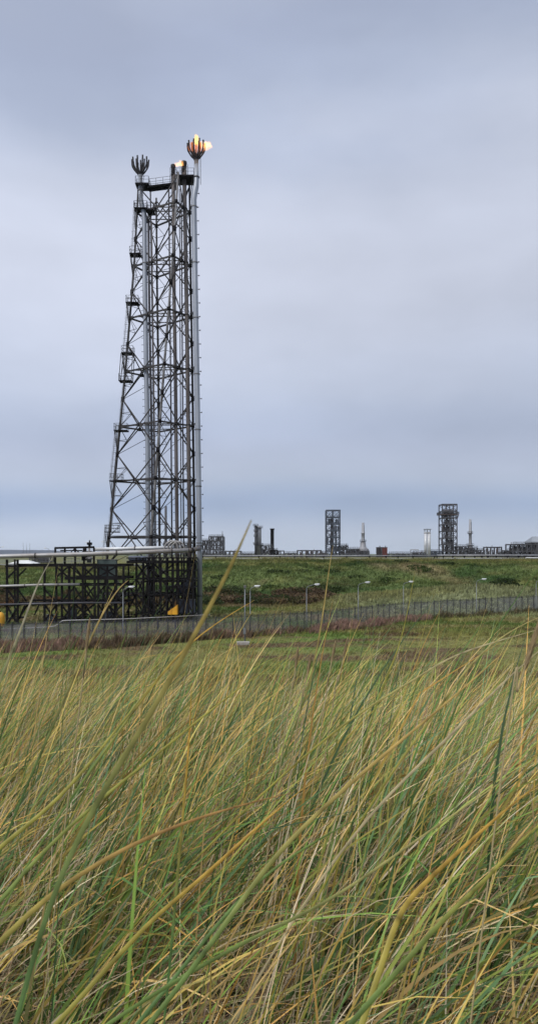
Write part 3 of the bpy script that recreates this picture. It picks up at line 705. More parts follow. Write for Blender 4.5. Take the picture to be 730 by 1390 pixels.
def column(label, px, yt, yb, Y, r, m, name='chimney', cat='chimney', prof=None, plats=(), group=None):
    t = P(px, yt, Y); b = P(px, yb, Y); z0 = min(b.z, 9.0); h = t.z-z0
    root = empty(name, (t.x, Y, z0), label, cat, group)
    prof = prof or [(1, 0), (1, 1)]
    MB().lathe((t.x, Y, z0), [(r*q, h*s) for q, s in prof], 14).build('shaft', m, root, True)
    for s, rr in plats:
        MB().lathe((t.x, Y, z0+h*s), [(r*rr, 0), (r*rr, .35)], 12).build('platform', FARS, root)
        mb = MB(); ring = [(t.x+math.cos(q)*r*rr, Y+math.sin(q)*r*rr, z0+h*s+1.3) for q in np.linspace(0, 6.283, 11)]; mb.tube(ring, .09, 4)
        for q in ring[:-1]: mb.tube([(q[0], q[1], z0+h*s+.3), q], .07, 4)
        mb.build('handrail', FARS, root)
    MB().bar((t.x+r*.8, Y-r*.9, z0), (t.x+r*.6, Y-r*.7, z0+h*.93), .22).build('ladder', FARS, root)
    return root
Y = 480
for (sx0, sx1, yy, sd), lb in zip(LOWU, ('knee-high pipework right of the canopy beside the black chimney', 'knee-high pipework between red-brown tank and goalpost pipe', 'knee-high pipework right of the last pipe canopy', 'knee-high pipework at the left foot of the blue tower', 'knee-high pipework left of the grey distillation column')):
    steel_block('pipework_cluster', lb, sx0, sx1, yy, 757, 440, 5, 1, 4, 22, 'pipework', seed=sd, bracing=False, group='low pipework clusters')
steel_block('process_unit', 'dark multi-storey process unit just right of the flare tower', 283.5, 303, 728.5, 757, Y, 12, 5, 4, 44, seed=3)
steel_block('process_unit', 'lower dark process unit half hidden behind the grey stack', 268, 284, 734, 757, Y+6, 12, 4, 3, 36, seed=4)
steel_block('process_unit', 'cluttered process unit seen through the legs of the flare tower', 222, 262, 737, 757, Y+20, 12, 3, 5, 36, seed=5)
column('slim grey chimney seen through the legs of the flare tower', 225, 687, 756, Y, .85, FARS, plats=((.35, 2.2),), prof=[(1.3, 0), (1.2, .3), (1, .35), (.9, 1)])
column('hair-thin mast rising beside the multi-storey unit', 301.8, 721, 740, Y+5, .18, FARS, 'radio_mast', 'mast')
steel_block('pipe_canopy', 'small flat canopy of pipes just right of the multi-storey process unit', 306, 327, 748.5, 756, Y-60, 6, 1, 4, 14, 'canopy', seed=6, bracing=False, decks=False, group='flat pipe canopies')
column('grey distillation column with dark rings and a platform, left of black chimney', 350.6, 714, 756, Y, 1.95, FARP, 'distillation_column', 'column', prof=[(1, 0), (1, .94), (.7, .985), (.15, 1)], plats=((.38, 1.6), (.93, 1.45)))
column('slimmer dark banded column clinging to the grey distillation column', 347, 713, 756, Y-3, .75, FARS, 'distillation_column', 'column', plats=((.40, 2.1), (.64, 1.8), (.80, 1.8), (.97, 2.2)))
steel_block('process_unit', 'brown cluttered process unit between grey column and black chimney', 355, 370, 741, 756, Y, 10, 3, 3, 40, seed=8)
column('black chimney with blunt rim, right of the grey distillation column', 369.4, 717.5, 757, Y+2, 1.25, STEEL_B, prof=[(1.05, 0), (1.05, .3), (.95, .32), (.95, .96), (1.25, .965), (1.25, 1)])
steel_block('process_unit', 'short black furnace block under the black chimney', 367.5, 376.5, 747, 757, Y-8, 7, 2, 2, 20, m=STEEL_B, seed=9)
steel_block('pipe_canopy', 'flat pipe canopy right of the black chimney', 376, 385.5, 748, 757, Y-4, 6, 1, 2, 8, 'canopy', seed=10, bracing=False, decks=False, group='flat pipe canopies')
steel_block('pipe_canopy', 'wide flat pipe canopy left of the dark blue process tower', 404, 436, 747.5, 756, Y-60, 8, 1, 5, 26, 'canopy', seed=11, bracing=False, decks=False, group='flat pipe canopies')
FARBL = mat('far_blue_steel', (.07, .085, .115), .6, .1, col2=(.04, .048, .065), scale=.3)
steel_block('process_tower', 'dark blue lattice process tower with open top bay, left of two', 443.2, 461.5, 692.5, 757, Y, 8.8, 7, 2, 30, 'process tower', seed=12, topopen=1, group='lattice process towers', m=FARBL)
steel_block('process_unit', 'rusty process unit stepping down right of the blue tower', 461.8, 472, 741, 757, Y, 9, 3, 2, 34, seed=13)
steel_block('process_unit', 'low cluttered process unit between blue tower and pale chimney', 472, 487, 745.5, 757, Y-4, 9, 2, 4, 34, seed=14)
steel_block('process_unit', 'low dark block around the foot of the left pale chimney', 487, 500, 748, 757, Y-6, 9, 2, 3, 26, seed=15)
column('slender pale chimney on a flared base, left of the red-brown tank', 492.6, 709.5, 756, Y, 1.05, FARP, prof=[(4.2, 0), (4.2, .17), (2.6, .26), (1.9, .30), (1.7, .42), (1.05, .44), (1., .68), (1.25, .685), (1.25, .70), (.95, .71), (.75, 1)], plats=((.44, 1.9),), group='slender pale chimneys')
for px0, px1, m, lb in ((511.3, 517.8, BLKB, 'tall boxy brown-black tank beside the red-brown one'), (519, 525.6, REDB, 'tall boxy red-brown tank on the plateau')):
    a = P(px0, 743.3, 420); b = P(px1, 743.3, 420); r = empty('boxy_tank', ((a.x+b.x)/2, 421.5, 9.05), lb, 'tank', 'boxy tanks on the plateau')
    MB().box((a.x, 420, 9.0), (b.x, 423, a.z)).build('body', m, r)
    mb = MB()
    for i in range(5): x = a.x+(b.x-a.x)*(i+.5)/5; mb.box((x-.09, 419.86, 9.5), (x+.09, 419.997, a.z-.1))
    mb.build('rib', m, r); MB().box((a.x-.12, 419.85, a.z+.003), (b.x+.12, 423.15, a.z+.22)).build('rim', FARS, r)
    MB().tube([(b.x-.8, 421.5, a.z+.22), (b.x-.8, 421.5, a.z+1)], .25, 8).build('vent', FARS, r)
gp_ = empty('goalpost_pipe', P(562, 756, 420), 'square pale pipe arch like a goalpost left of the white twin columns', 'pipe')
MB().tube([P(557.3, 757, 420), P(557.3, 746.2, 420), P(567.6, 746.2, 420), P(567.6, 750, 420)], .28, 8).build('pipe', FARP, gp_)
MB().tube([P(557.3, 747.5, 420)-Vector((0,0,.3)), P(557.3, 747.5, 420)], .42, 8).build('flange', FARS, gp_)
steel_block('process_unit', 'very low pipe cluster between goalpost pipe and white twin columns', 560, 577, 750.5, 757, 430, 6, 1, 5, 30, seed=16)
tw = empty('twin_columns', P(579.8, 756, 440), 'pair of white vertical columns joined by a cap', 'columns')
for cx in (577.5, 582.2):
    c = P(cx, 722, 440); MB().lathe((c.x, 440, 9.0), [(.95, 0), (.95, c.z-9.0)], 16).build('column', PIPE_W, tw, True)
    MB().lathe((c.x, 440, c.z-.9), [(1.02, 0), (1.02, .4)], 16).build('band', FARS, tw)
mb = MB(); a = P(575.2, 718, 440); b = P(584.6, 718, 440); mb.box((a.x, 438.6, a.z-.5), (b.x, 441.4, a.z)).build('cap', ROOF, tw)
mb = MB()
for cx in (576.3, 579.8, 583.5): mb.bar(P(cx, 719, 440), P(cx, 722.2, 440), .4)
mb.build('cap_leg', ROOF, tw)
steel_block('process_tower', 'large brown lattice process tower with wide crown platform, right of two', 600.2, 620, 684.5, 757, Y, 9.5, 8, 2, 48, 'process tower', seed=17, topopen=1, group='lattice process towers')
cr = P(610, 698, Y); tower_pl = empty('crown_platform', (cr.x, Y+4, cr.z-2.2), 'wide railed platform wrapped round the top of the brown tower', 'platform')
MB().box((cr.x-5.9, Y-1.2, cr.z-.35), (cr.x+5.9, Y+10.6, cr.z)).build('deck', FARB, tower_pl)
mb = MB(); railing(mb, [(cr.x-5.9, Y-1.2, cr.z), (cr.x+5.9, Y-1.2, cr.z), (cr.x+5.9, Y+10.6, cr.z), (cr.x-5.9, Y+10.6, cr.z)], 1.5, .11, close=True); mb.build('handrail', FARS, tower_pl)
mb = MB()
for sx in (-1, 1): mb.bar((cr.x+sx*5.7, Y-1.1, cr.z-.4), (cr.x+sx*4.8, Y-.4, cr.z-3.2), .4)
mb.build('bracket', FARS, tower_pl)
MB().tube([(cr.x-3, Y+4, cr.z+1.6), (cr.x+3, Y+4, cr.z+1.6)], 1.4, 12).build('cooler_drum', FARB, tower_pl, True)
steel_block('process_unit', 'rusty process unit right at the foot of the brown tower', 620.5, 636, 742, 757, Y-2, 10, 3, 3, 50, seed=18)
steel_block('process_unit', 'process unit under the right pale chimney', 636, 648, 744, 757, Y-4, 10, 3, 3, 36, seed=19)
steel_block('process_unit', 'low rusty unit between right pale chimney and canopy', 648, 657.5, 747, 757, Y-6, 9, 2, 2, 26, seed=20)
steel_block('process_unit', 'low blue-grey unit left of the brown tower', 585, 600, 748.5, 757, Y, 9, 2, 4, 40, seed=27, m=FARBL)
column('slender pale chimney on a stepped base, right of the brown tower', 638, 705, 750, Y+4, .95, FARP, prof=[(3.2, 0), (2.6, .12), (1.9, .18), (1.6, .3), (1., .34), (.95, .6), (1.25, .605), (1.25, .63), (.9, .64), (.8, 1)], plats=((.30, 2.6), (.62, 1.9)), group='slender pale chimneys')
steel_block('pipe_canopy', 'flat pipe canopy between the pale chimney and the dark rack at right', 661, 680.5, 743, 757, Y-60, 7, 1, 4, 18, 'canopy', seed=21, bracing=False, decks=False, group='flat pipe canopies')
steel_block('process_unit', 'wide dark rack of vessels near the right edge, under the grey roof', 696, 734, 739, 757, 400, 12, 2, 6, 70, seed=22)
steel_block('process_unit', 'low clutter of vessels left of the dark rack at right', 688, 696, 748, 757, 405, 9, 2, 2, 16, seed=25)
a = P(719.5, 736.5, 420); b = P(752, 736.5, 420); z2 = P(0, 728, 420).z
rf = empty('roofed_unit', ((a.x+b.x)/2, 425, 9.0), 'grey pitched roof building cut by the right edge', 'building')
MB().add([(a.x, 418, a.z), (b.x, 418, a.z), (b.x, 432, a.z), (a.x, 432, a.z), (a.x+3, 425, z2), (b.x-3, 425, z2)], [(0, 1, 5, 4), (1, 2, 5), (2, 3, 4, 5), (3, 0, 4), (0, 3, 2, 1)]).build('roof', ROOF, rf)
MB().box((a.x+.8, 419, 9.0), (b.x-.8, 431, a.z-.003)).build('wall', FARS, rf)
steel_block('process_unit', 'distant low dark unit seen beneath the thick pipeline', 40, 66, 757.5, 766, 330, 8, 2, 6, 34, seed=23)
wp = empty('white_pipe_gate', P(722, 765, 222), 'thick white pipe frame on the bank top near the right edge', 'pipe', None)
MB().tube([P(713.5, 766, 214), P(713.5, 757.3, 214), P(745, 757.3, 214), P(745, 766, 214)], .17, 10).build('pipe', WHITE, wp)
for q in (713.5, 745): c = P(q, 762.8, 214); MB().lathe((c.x, 214, c.z-.9), [(.35, 0), (.35, .9)], 10).build('foot', CONC, wp)

# ------------------------------------------------------------------ vegetation
VEG = veg_mat('grass_blades', .28, .5, 0, .3)
LEAFM = veg_mat('scrub_leaves', .2, .8, 0, .1)
def tufts(name, pts, h, spread, cols, label, cat, nb=5, wf=.16, lean=.35):
    """many small upright leaf-blades; pts (N,3)"""
    N = len(pts); B = np.repeat(pts, nb, 0); M = len(B); hh = np.repeat(h, nb)*rng.uniform(.55, 1.15, M); C0 = np.repeat(cols, nb, 0)*rng.uniform(.7, 1.35, (M, 1))
    az = rng.uniform(0, 2*np.pi, M); B = B+np.stack([np.cos(az), np.sin(az), np.zeros(M)], 1)*(spread*rng.uniform(0, 1, M)*hh)[:, None]
    w = hh*wf*rng.uniform(.6, 1.2, M); fa = rng.uniform(0, np.pi, M); wx = np.cos(fa)*w; wy = np.sin(fa)*w
    tip = B+np.stack([lean*hh*(rng.normal(.45, .5, M)), lean*hh*rng.normal(0, .5, M), hh], 1)
    V = np.empty((M, 3, 3)); V[:, 0] = B+np.stack([wx, wy, -.05*hh], 1); V[:, 1] = B-np.stack([wx, wy, .05*hh], 1); V[:, 2] = tip
    C = np.repeat(C0, 3, 0); Fi = np.arange(M*3).reshape(-1, 3)
    return tag(quads_mesh(name, V.reshape(-1, 3), Fi, C, LEAFM, 3), label, cat, kind='stuff')
def scatter(n, pxr, Yr, hf, cf, dens=None):
    out = []; hs = []; cs = []
    while len(out) < n:
        Yy = math.sqrt(random.uniform(Yr[0]**2, Yr[1]**2)); px = random.uniform(*pxr); Xx = (px-365)/F*Yy
        if dens and random.random() > dens(Xx, Yy, px): continue
        out.append((Xx, Yy, hz(Xx, Yy))); hs.append(hf(Xx, Yy)*random.uniform(.6, 1.3)); cs.append(cf(Xx, Yy))
    return np.array(out), np.array(hs), np.array(cs)
p_, h_, c_ = scatter(26000, (-60, 790), (50, 118), lambda x, y: .17+.16*max(0, fbm(x, y, .12, 5)+.2)+.3*sst(78, 58, y), lambda x, y: ground_col(x, y)*1.15*random.choice((.7, 1, 1, 1.35)))
tufts('field_grass', p_, h_, .8, c_, 'short green and brown grass of the open field before the fence', 'grass', 4)
p_, h_, c_ = scatter(30000, (-60, 800), (98, 160), lambda x, y: .40+.30*sst(5, 24, x)*sst(125, 140, y), lambda x, y: ground_col(x, y)*1.15*random.choice((.6, 1, 1, 1.3)))
tufts('rough_grass', p_, h_, .8, c_, 'pale rough grass on the ground and mound behind the fence', 'grass', 4)
p_, h_, c_ = scatter(36000, (-60, 800), (154, 218), lambda x, y: .55, lambda x, y: ground_col(x, y)*1.1*random.choice((.6, 1, 1, 1.3)))
tufts('bank_grass', p_, h_, .9, c_, 'dense green grass covering the long bank', 'grass', 4)

p_, h_, c_ = scatter(9000, (-60, 800), (205, 216), lambda x, y: .55*(1+.9*fbm(x, y, .12, 3)), lambda x, y: mixc(ground_col(x, y), TAN, random.uniform(0, .6)))
tufts('crest_grass', p_, np.clip(h_, .15, 1.3), .8, c_, 'ragged tufts of olive grass along the crest of the bank', 'grass', 4)

# reddish dead weeds along the fence
pts = []; hs = []; cs = []
RED = np.array((.24, .145, .12)); DRY = np.array((.27, .20, .13)); DKB = np.array((.10, .07, .045)); DGN = np.array((.055, .07, .025))
for k in range(17000):
    s = random.uniform(0, L[-1]); q = fence_at(s); px = q.x/q.y*F+365
    d = random.uniform(.2, 1)
    if px < 268: wd = 6.2-3.4*sst(120, 268, px); pr = 1; tone = mixc(RED, DKB, sst(60, 200, px)+.3*fbm(q.x, 0, .3))
    elif px < 425: wd = 2.2; pr = .6; tone = mixc(DKB, RED, .4+fbm(q.x, 0, .3))
    elif px < 585: wd = 4.6; pr = 1; tone = mixc(RED*1.15, DKB, .25*sst(470, 560, px)+fbm(q.x, 0, .4))
    else: wd = 2.2; pr = .35; tone = mixc(DKB, DGN, .5)
    if random.random() > pr*(1 if fbm(q.x, 3, .35) > -.12 else .25): continue
    off = -.3-wd*random.random()**1.2+.8*fbm(q.x, 1, .25)
    x = q.x+.15*off; y = q.y+off
    pts.append((x, y, hz(x, y))); hs.append(random.uniform(.3, 1.35)*(.75+.8*fbm(x, y, .4, 2)) *(.8 if px > 585 else 1.2 if px < 268 else 1)); cs.append(mixc(tone, DGN if random.random() < .5 else DRY, random.uniform(0, .55)))
tufts('dried_weeds', np.array(pts), np.clip(np.array(hs), .2, 1.3), .45, np.array(cs)*rng.uniform(.6, 1.4, (len(cs), 1)), 'reddish brown dead weeds along the foot of the fence', 'weeds', 5, .085, .45)

def leaf_blob(centres, cols, label, name, cat, kind=None, leaf=.16, per=420):
    Vs = []; Cs = []
    for (c, r), col in zip(centres, cols):
        n = int(per*r[0]*r[2]); d = rng.normal(size=(n, 3)); d /= np.linalg.norm(d, axis=1)[:, None]
        nz_ = np.array([noise.noise(Vector(q)*2.3+Vector(c)) for q in d]); rad = (rng.uniform(.35, 1, n)**.4)*(1+.5*nz_)
        p = np.array(c)+d*rad[:, None]*np.array(r); t = rng.normal(size=(n, 3)); t /= np.linalg.norm(t, axis=1)[:, None]
        b = np.cross(t, rng.normal(size=(n, 3))); b /= np.linalg.norm(b, axis=1)[:, None]; s = leaf*rng.uniform(.5, 1.5, n)[:, None]
        Vs.append(np.stack([p-t*s-b*s*.5, p+t*s-b*s*.5, p+t*s+b*s*.5, p-t*s+b*s*.5], 1)); cc = np.array(col)*rng.uniform(.5, 1.5, (n, 1)); Cs.append(np.repeat(cc, 4, 0))
    Vv = np.concatenate(Vs).reshape(-1, 3); Vv[:, 2] = np.maximum(Vv[:, 2], 0.2)
    o = quads_mesh(name, Vv, np.arange(len(Vv)).reshape(-1, 4), np.concatenate(Cs), LEAFM); return tag(o, label, cat, kind=kind)
cen = []; cl = []
for k in range(95):                                           # brown scrub at the foot of the bank
    px = random.uniform(268, 442); Yy = random.uniform(146, 166); Xx = (px-365)/F*Yy
    if px > 400 and random.random() < .3: continue
    r = random.uniform(.9, 2.2); cen.append(((Xx, Yy, hz(Xx, Yy)+r*.25), (r*1.5, r, r*.6))); cl.append(random.choice([(.11, .075, .045), (.075, .07, .032), (.14, .10, .055), (.055, .075, .028)]))
leaf_blob(cen, cl, 'brown bramble scrub at the foot of the bank right of the grey stack', 'bramble_scrub', 'scrub', 'stuff', .17, 200)
cen = []; cl = []
for k in range(60):
    px = random.uniform(-60, 262); Yy = random.uniform(136, 166); Xx = (px-365)/F*Yy
    r = random.uniform(.7, 1.7); cen.append(((Xx, Yy, hz(Xx, Yy)+r*.3), (r*1.5, r, r*.7))); cl.append(random.choice([(.075, .055, .03), (.04, .055, .02), (.10, .075, .04), (.13, .07, .035)]))
leaf_blob(cen, cl, 'mixed brown and green scrub behind the pipe racks', 'mixed_scrub', 'scrub', 'stuff', .17, 200)
cen = []; cl = []
for k in range(26):
    px = random.uniform(285, 700); Yy = random.uniform(165, 200); Xx = (px-365)/F*Yy; r = random.uniform(.6, 1.5)
    if abs(px-690) < 25: continue
    cen.append(((Xx, Yy, hz(Xx, Yy)+r*.1), (r*2.4, r*1.3, r*.5))); cl.append(random.choice([(.035, .06, .015), (.05, .075, .02), (.03, .045, .014)]))
leaf_blob(cen, cl, 'dark low gorse patches dotted over the green bank', 'gorse_patches', 'gorse', 'stuff', .16, 200)
for px, py, Yy, r, lb in ((684, 798, 168, 2.3, 'dark green bush in the hollow of the bank, under the right pipe canopy'),):
    c = P(px, py, Yy); root = empty('bush', (c.x, Yy, hz(c.x, Yy)), lb, 'bush')
    o = leaf_blob([((c.x, Yy, hz(c.x, Yy)+r*.5), (r*1.6, r, r*.8)), ((c.x-2, Yy+1, hz(c.x, Yy)+r*.3), (r, r, r*.6))], [(.025, .04, .012)]*2, None, 'foliage', None, None, .17, 260)
    o.data.transform(Matrix.Translation(-root.location)); o.parent = root
    mb = MB()
    for k in range(5): mb.tube([(c.x, Yy, hz(c.x, Yy)-.1), (c.x+random.uniform(-1, 1), Yy+random.uniform(-.5, .5), hz(c.x, Yy)+1.3)], [.08, .03], 5)
    mb.build('stem', BLKB, root)

# ------------------------------------------------------------------ marram grass of the dune
cols_live = np.array([(.10, .19, .05), (.16, .25, .05), (.07, .13, .05), (.22, .26, .06), (.12, .20, .085)])
cols_yel = np.array([(.50, .37, .10), (.58, .34, .09), (.44, .37, .10), (.66, .46, .19)])
cols_dead = np.array([(.58, .47, .28), (.42, .31, .17), (.72, .62, .42), (.28, .18, .11), (.50, .41, .29)])
hzv = np.vectorize(lambda a, b: dune(float(a), float(b)))
def blades(N, Yr, kind, name, label, lenr, wid, t0, t0s, dt, dts, azs, seg=7, nclump=0, pw=1.):
    u = rng.uniform(0, 1, N); Yb = Yr[0]+(Yr[1]-Yr[0])*u**pw
    if nclump:
        cY = Yr[0]+(Yr[1]-Yr[0])*rng.uniform(0, 1, nclump)**pw; cX = rng.uniform(-1, 1, nclump)*(.42*cY+1.1)-.25
        k = rng.integers(0, nclump, N); rad = np.abs(rng.normal(0, .09, N)); an = rng.uniform(0, 6.283, N)
        Xb = cX[k]+rad*np.cos(an); Yb = cY[k]+rad*np.sin(an); ctone = rng.uniform(0, 1, nclump)[k]; caz = rng.normal(0, .22, nclump)[k]
    else:
        Xb = rng.uniform(-1, 1, N)*(.42*Yb+1.1)-.25; ctone = rng.uniform(0, 1, N); caz = np.zeros(N)
    Zb = hzv(Xb, Yb)-.03
    az = rng.normal(0, azs, N)+caz; t_0 = np.radians(rng.normal(t0, t0s, N)); t_1 = t_0+np.radians(np.abs(rng.normal(dt, dts, N)))
    Ln = rng.uniform(*lenr, N); step = Ln/seg
    # keep the very nearest blades short enough to stay below the lens
    near = np.clip((Yb-.2)/1.6, .55, 1); Ln *= near; step = Ln/seg
    x = Xb.copy(); y_ = Yb.copy(); z = Zb.copy(); wv = wid*np.clip(rng.lognormal(-.1, .38, N), .4, 2.2)
    V = np.empty((N, seg+1, 2, 3)); wob = rng.normal(0, .12, N)
    fx = rng.uniform(-1.2, 1.2, N)
    brk = np.where(rng.uniform(0, 1, N) < .09, rng.uniform(.35, .85, N), 9.); bang = np.radians(rng.uniform(15, 60, N))
    for s in range(seg+1):
        f = s/seg; th = t_0+(t_1-t_0)*f**1.3+np.where(f > brk, bang, 0); a2 = az+wob*f*2
        dx, dy, dz = np.sin(th)*np.cos(a2), np.sin(th)*np.sin(a2), np.cos(th)
        # width direction: perpendicular to the stem, twisted a little
        rx, ry, rz = -np.sin(a2), np.cos(a2), 0*dx
        ux, uy, uz = dy*rz-dz*ry, dz*rx-dx*rz, dx*ry-dy*rx
        tw = fx+f*.7; wx = rx*np.cos(tw)+ux*np.sin(tw); wy = ry*np.cos(tw)+uy*np.sin(tw); wz = uz*np.sin(tw)
        w = wv*(1-f**2.2)*.5+.0002
        c = np.stack([x, y_, z], 1); o = np.stack([wx, wy, wz], 1)*w[:, None]; V[:, s, 0] = c-o; V[:, s, 1] = c+o
        x = x+dx*step; y_ = y_+dy*step; z = z+dz*step
    if kind == 'dead': base = cols_dead[rng.integers(0, 5, N)]; tip = base*1.05
    else:
        live = cols_live[rng.integers(0, 5, N)]; yl = cols_yel[rng.integers(0, 4, N)]; q = rng.uniform(0, 1, N)+.35*(ctone-.5)
        base = np.where((q > .74)[:, None], yl*.85, live); tip = np.where((q > .52)[:, None], yl, live*1.15)
    br = rng.uniform(.4, 1.6, (N, 1)); base = base*br; tip = tip*br
    C = np.empty((N, seg+1, 2, 3))
    for s in range(seg+1):
        f = s/seg; m_ = max(0, min(1, (f-.3)/.5)); C[:, s, 0] = base*(1-m_)+tip*m_; C[:, s, 1] = C[:, s, 0]
    idx = np.arange(N*(seg+1)*2).reshape(N, seg+1, 2)
    Fq = np.stack([idx[:, :-1, 0], idx[:, :-1, 1], idx[:, 1:, 1], idx[:, 1:, 0]], -1).reshape(-1, 4)
    return tag(quads_mesh(name, V.reshape(-1, 3), Fq, C.reshape(-1, 3), VEG), label, 'grass', kind='stuff')
blades(31000, (.8, 12), 'live', 'marram_grass', 'tall green and yellow marram grass leaning right over the dune', (.6, 1.15), .0058, 24, 14, 40, 20, .6, 8, 1300, 1.0)
blades(18000, (.4, 11), 'dead', 'dead_grass', 'tangle of pale dead grass stems lying low between the green blades', (.45, .95), .0030, 55, 18, 22, 14, 1.2, 6, 0, 1.2)
blades(8500, (.5, 9.5), 'dead', 'straw_stems', 'thin straw coloured stems standing among the green grass', (.6, 1.1), .0032, 34, 18, 28, 20, .8, 7, 900, 1.1)
blades(14000, (.35, 3.2), 'dead', 'straw_mat', 'matted pale dead stems lying flat close to the camera', (.35, .8), .0028, 68, 12, 18, 12, 1.4, 6, 260, 1.)
blades(620, (1.6, 6), 'live', 'tall_grass', 'taller loose blades of grass rising over the rest of the dune', (1.05, 1.4), .0058, 16, 9, 34, 12, .5, 10, 300, 1.)

# ---- large single blades near the camera
def hero(label, path, Yn, Yf, w, cb, ct, group='large grass blades close to the camera', name='grass_blade'):
    pts = [P(x, y, Yn+(Yf-Yn)*i/(len(path)-1)) for i, (x, y) in enumerate(path)]
    d = (pts[1]-pts[0]).normalized(); g0 = pts[0]-d*.25; gz_ = dune(g0.x, g0.y)-.02
    hgt = max(.1, g0.z-gz_); sl_ = min(.9, .62*d.x/max(.15, d.z))
    root = Vector((g0.x-sl_*hgt, g0.y, gz_)); mid = root.lerp(g0, .5)+Vector((-.03, 0, .03))*hgt
    pts = bezier([root, mid, g0]+pts, 70)
    for _ in range(34): pts = [pts[0]]+[(a+2*b+c)/4 for a, b, c in zip(pts, pts[1:], pts[2:])]+[pts[-1]]; n = len(pts); mb = MB(); C = []
    cb = np.array(cb); ct = np.array(ct)
    for i, p in enumerate(pts):
        f = i/(n-1); t = (pts[min(i+1, n-1)]-pts[max(i-1, 0)]).normalized(); side = t.cross(Vector((0, 1, 0))).normalized(); nn = side.cross(t)
        ww = w*.42*min(1, .55+f*1.2)*(1-max(0, (f-.45)/.55)**1.7)+.0003
        mb.v += [tuple(p-side*ww+nn*ww*.12), tuple(p-side*ww*.45-nn*ww*.35), tuple(p+side*ww*.45-nn*ww*.35), tuple(p+side*ww+nn*ww*.12)]
        q = min(1, max(0, (f-.35)/.4)); c = cb*(1-q)+ct*q; st = 1+.16*math.sin(i*1.7)+.1*math.sin(i*.53+w*900)-(.35 if random.random() < .07 else 0)
        C += [c*.85*st, c*1.15*st, c*.9*st, c*1.05*st]
    mb.f = [(i*4+k, i*4+k+1, (i+1)*4+k+1, (i+1)*4+k) for i in range(n-1) for k in range(3)]
    V = np.array(mb.v); off = np.array(tuple(root)); V = V-off
    o = quads_mesh(name, V, np.array(mb.f), np.array(C), VEG); o.location = tuple(off)
    tag(o, label, 'grass blade', group)
G1 = (.10, .17, .05); G2 = (.16, .24, .06); YG = (.33, .30, .06); AM = (.50, .30, .055); OR = (.42, .24, .08); ST = (.50, .42, .24)
hero('broad green blade turning amber and then faint, its tip rising past the horizon', [(20, 1395), (65, 1220), (135, 1080), (200, 980), (245, 895), (285, 825), (320, 755), (341, 706)], .56, .37, .0040, (.14, .24, .08), (.44, .34, .10))
hero('orange-brown blade arching from the lower left corner to the middle', [(-20, 1300), (30, 1250), (80, 1205), (170, 1150), (250, 1117), (330, 1092), (400, 1076)], .62, .80, .0052, YG, OR)
hero('amber blade climbing from bottom left of centre up toward the middle right', [(155, 1305), (205, 1250), (260, 1205), (320, 1150), (365, 1110), (430, 1055)], .75, .9, .0050, YG, AM)
hero('bright green blade turning gold, longest one reaching up right of centre', [(250, 1330), (300, 1265), (365, 1170), (420, 1115), (505, 1037), (565, 990), (640, 925), (690, 880)], .72, .95, .0058, G2, (.48, .33, .10))
hero('yellow-gold blade rising steeply then bending to the right edge', [(515, 1320), (540, 1245), (565, 1210), (625, 1155), (685, 1100), (740, 1058)], .70, .8, .0066, YG, AM)
hero('broad mid green blade at lower right running to the right edge', [(530, 1330), (605, 1245), (665, 1190), (710, 1138), (760, 1098)], .66, .75, .0056, (.10, .19, .05), YG)
hero('plain green blade from bottom centre, below the gold one', [(240, 1325), (300, 1250), (365, 1183), (450, 1130), (500, 1105)], .85, 1.0, .0048, (.10, .19, .06), G2)
hero('long pale green blade sweeping across the lower right quarter', [(300, 1300), (365, 1262), (450, 1225), (565, 1140), (645, 1087), (760, 1006)], .80, 1.0, .0046, G2, (.38, .34, .12))
hero('olive blade entering at the left edge and arching above it', [(-30, 1180), (0, 1150), (70, 1095), (115, 1045), (170, 975), (235, 895)], .9, 1.0, .0060, YG, YG)
hero('slim yellow-green blade crossing behind the broad green one', [(0, 1225), (50, 1165), (135, 1085), (220, 1020), (320, 935), (390, 893)], .95, 1.2, .0054, G2, YG)
hero('green blade nearly upright in the left half with an amber tip', [(240, 1200), (247, 1120), (254, 1040), (258, 980), (260, 927)], 1.3, 1.3, .0050, (.10, .19, .06), AM)
hero('faded straw blade at the right edge, blurred and sloping up', [(600, 1010), (650, 960), (690, 920), (745, 872)], 1.35, 1.3, .0056, ST, ST)
hero('thin grass blade reaching above the fence at right of centre', [(500, 990), (520, 930), (545, 870), (563, 776)], 1.9, 1.9, .0058, G2, YG)
hero('slender amber-tipped blade before the grey stack, bending right', [(150, 1010), (200, 940), (250, 880), (300, 842), (345, 815)], 1.5, 1.6, .0050, G2, AM)
hero('straw blade crossing the pipe rack and lamp post at left', [(70, 990), (100, 920), (135, 840), (160, 800), (175, 787)], 1.5, 1.5, .0052, G1, (.42, .30, .11))
hero('thin straw blade before the wide rack, reaching the pipelines', [(10, 900), (30, 850), (52, 790), (74, 752)], 1.4, 1.35, .0052, (.30, .30, .09), (.40, .36, .26))
hero('straight thin blade over the scrub, tip level with the lamp heads', [(395, 1000), (420, 930), (436, 850), (446, 775), (452, 740)], 1.9, 1.9, .0050, G1, (.40, .30, .10))
hero('pale flat-lying blade crossing the field at lower right', [(560, 925), (610, 893), (670, 872), (740, 852)], 1.6, 1.6, .0046, YG, ST)
hero('yellowish blade at the right, leaning over the right field toward the fence', [(590, 970), (640, 900), (690, 858), (745, 832)], 1.5, 1.5, .0050, YG, (.42, .36, .13))
SEEDM = veg_mat('seed_head_straw', .2, .8, 0, .1)
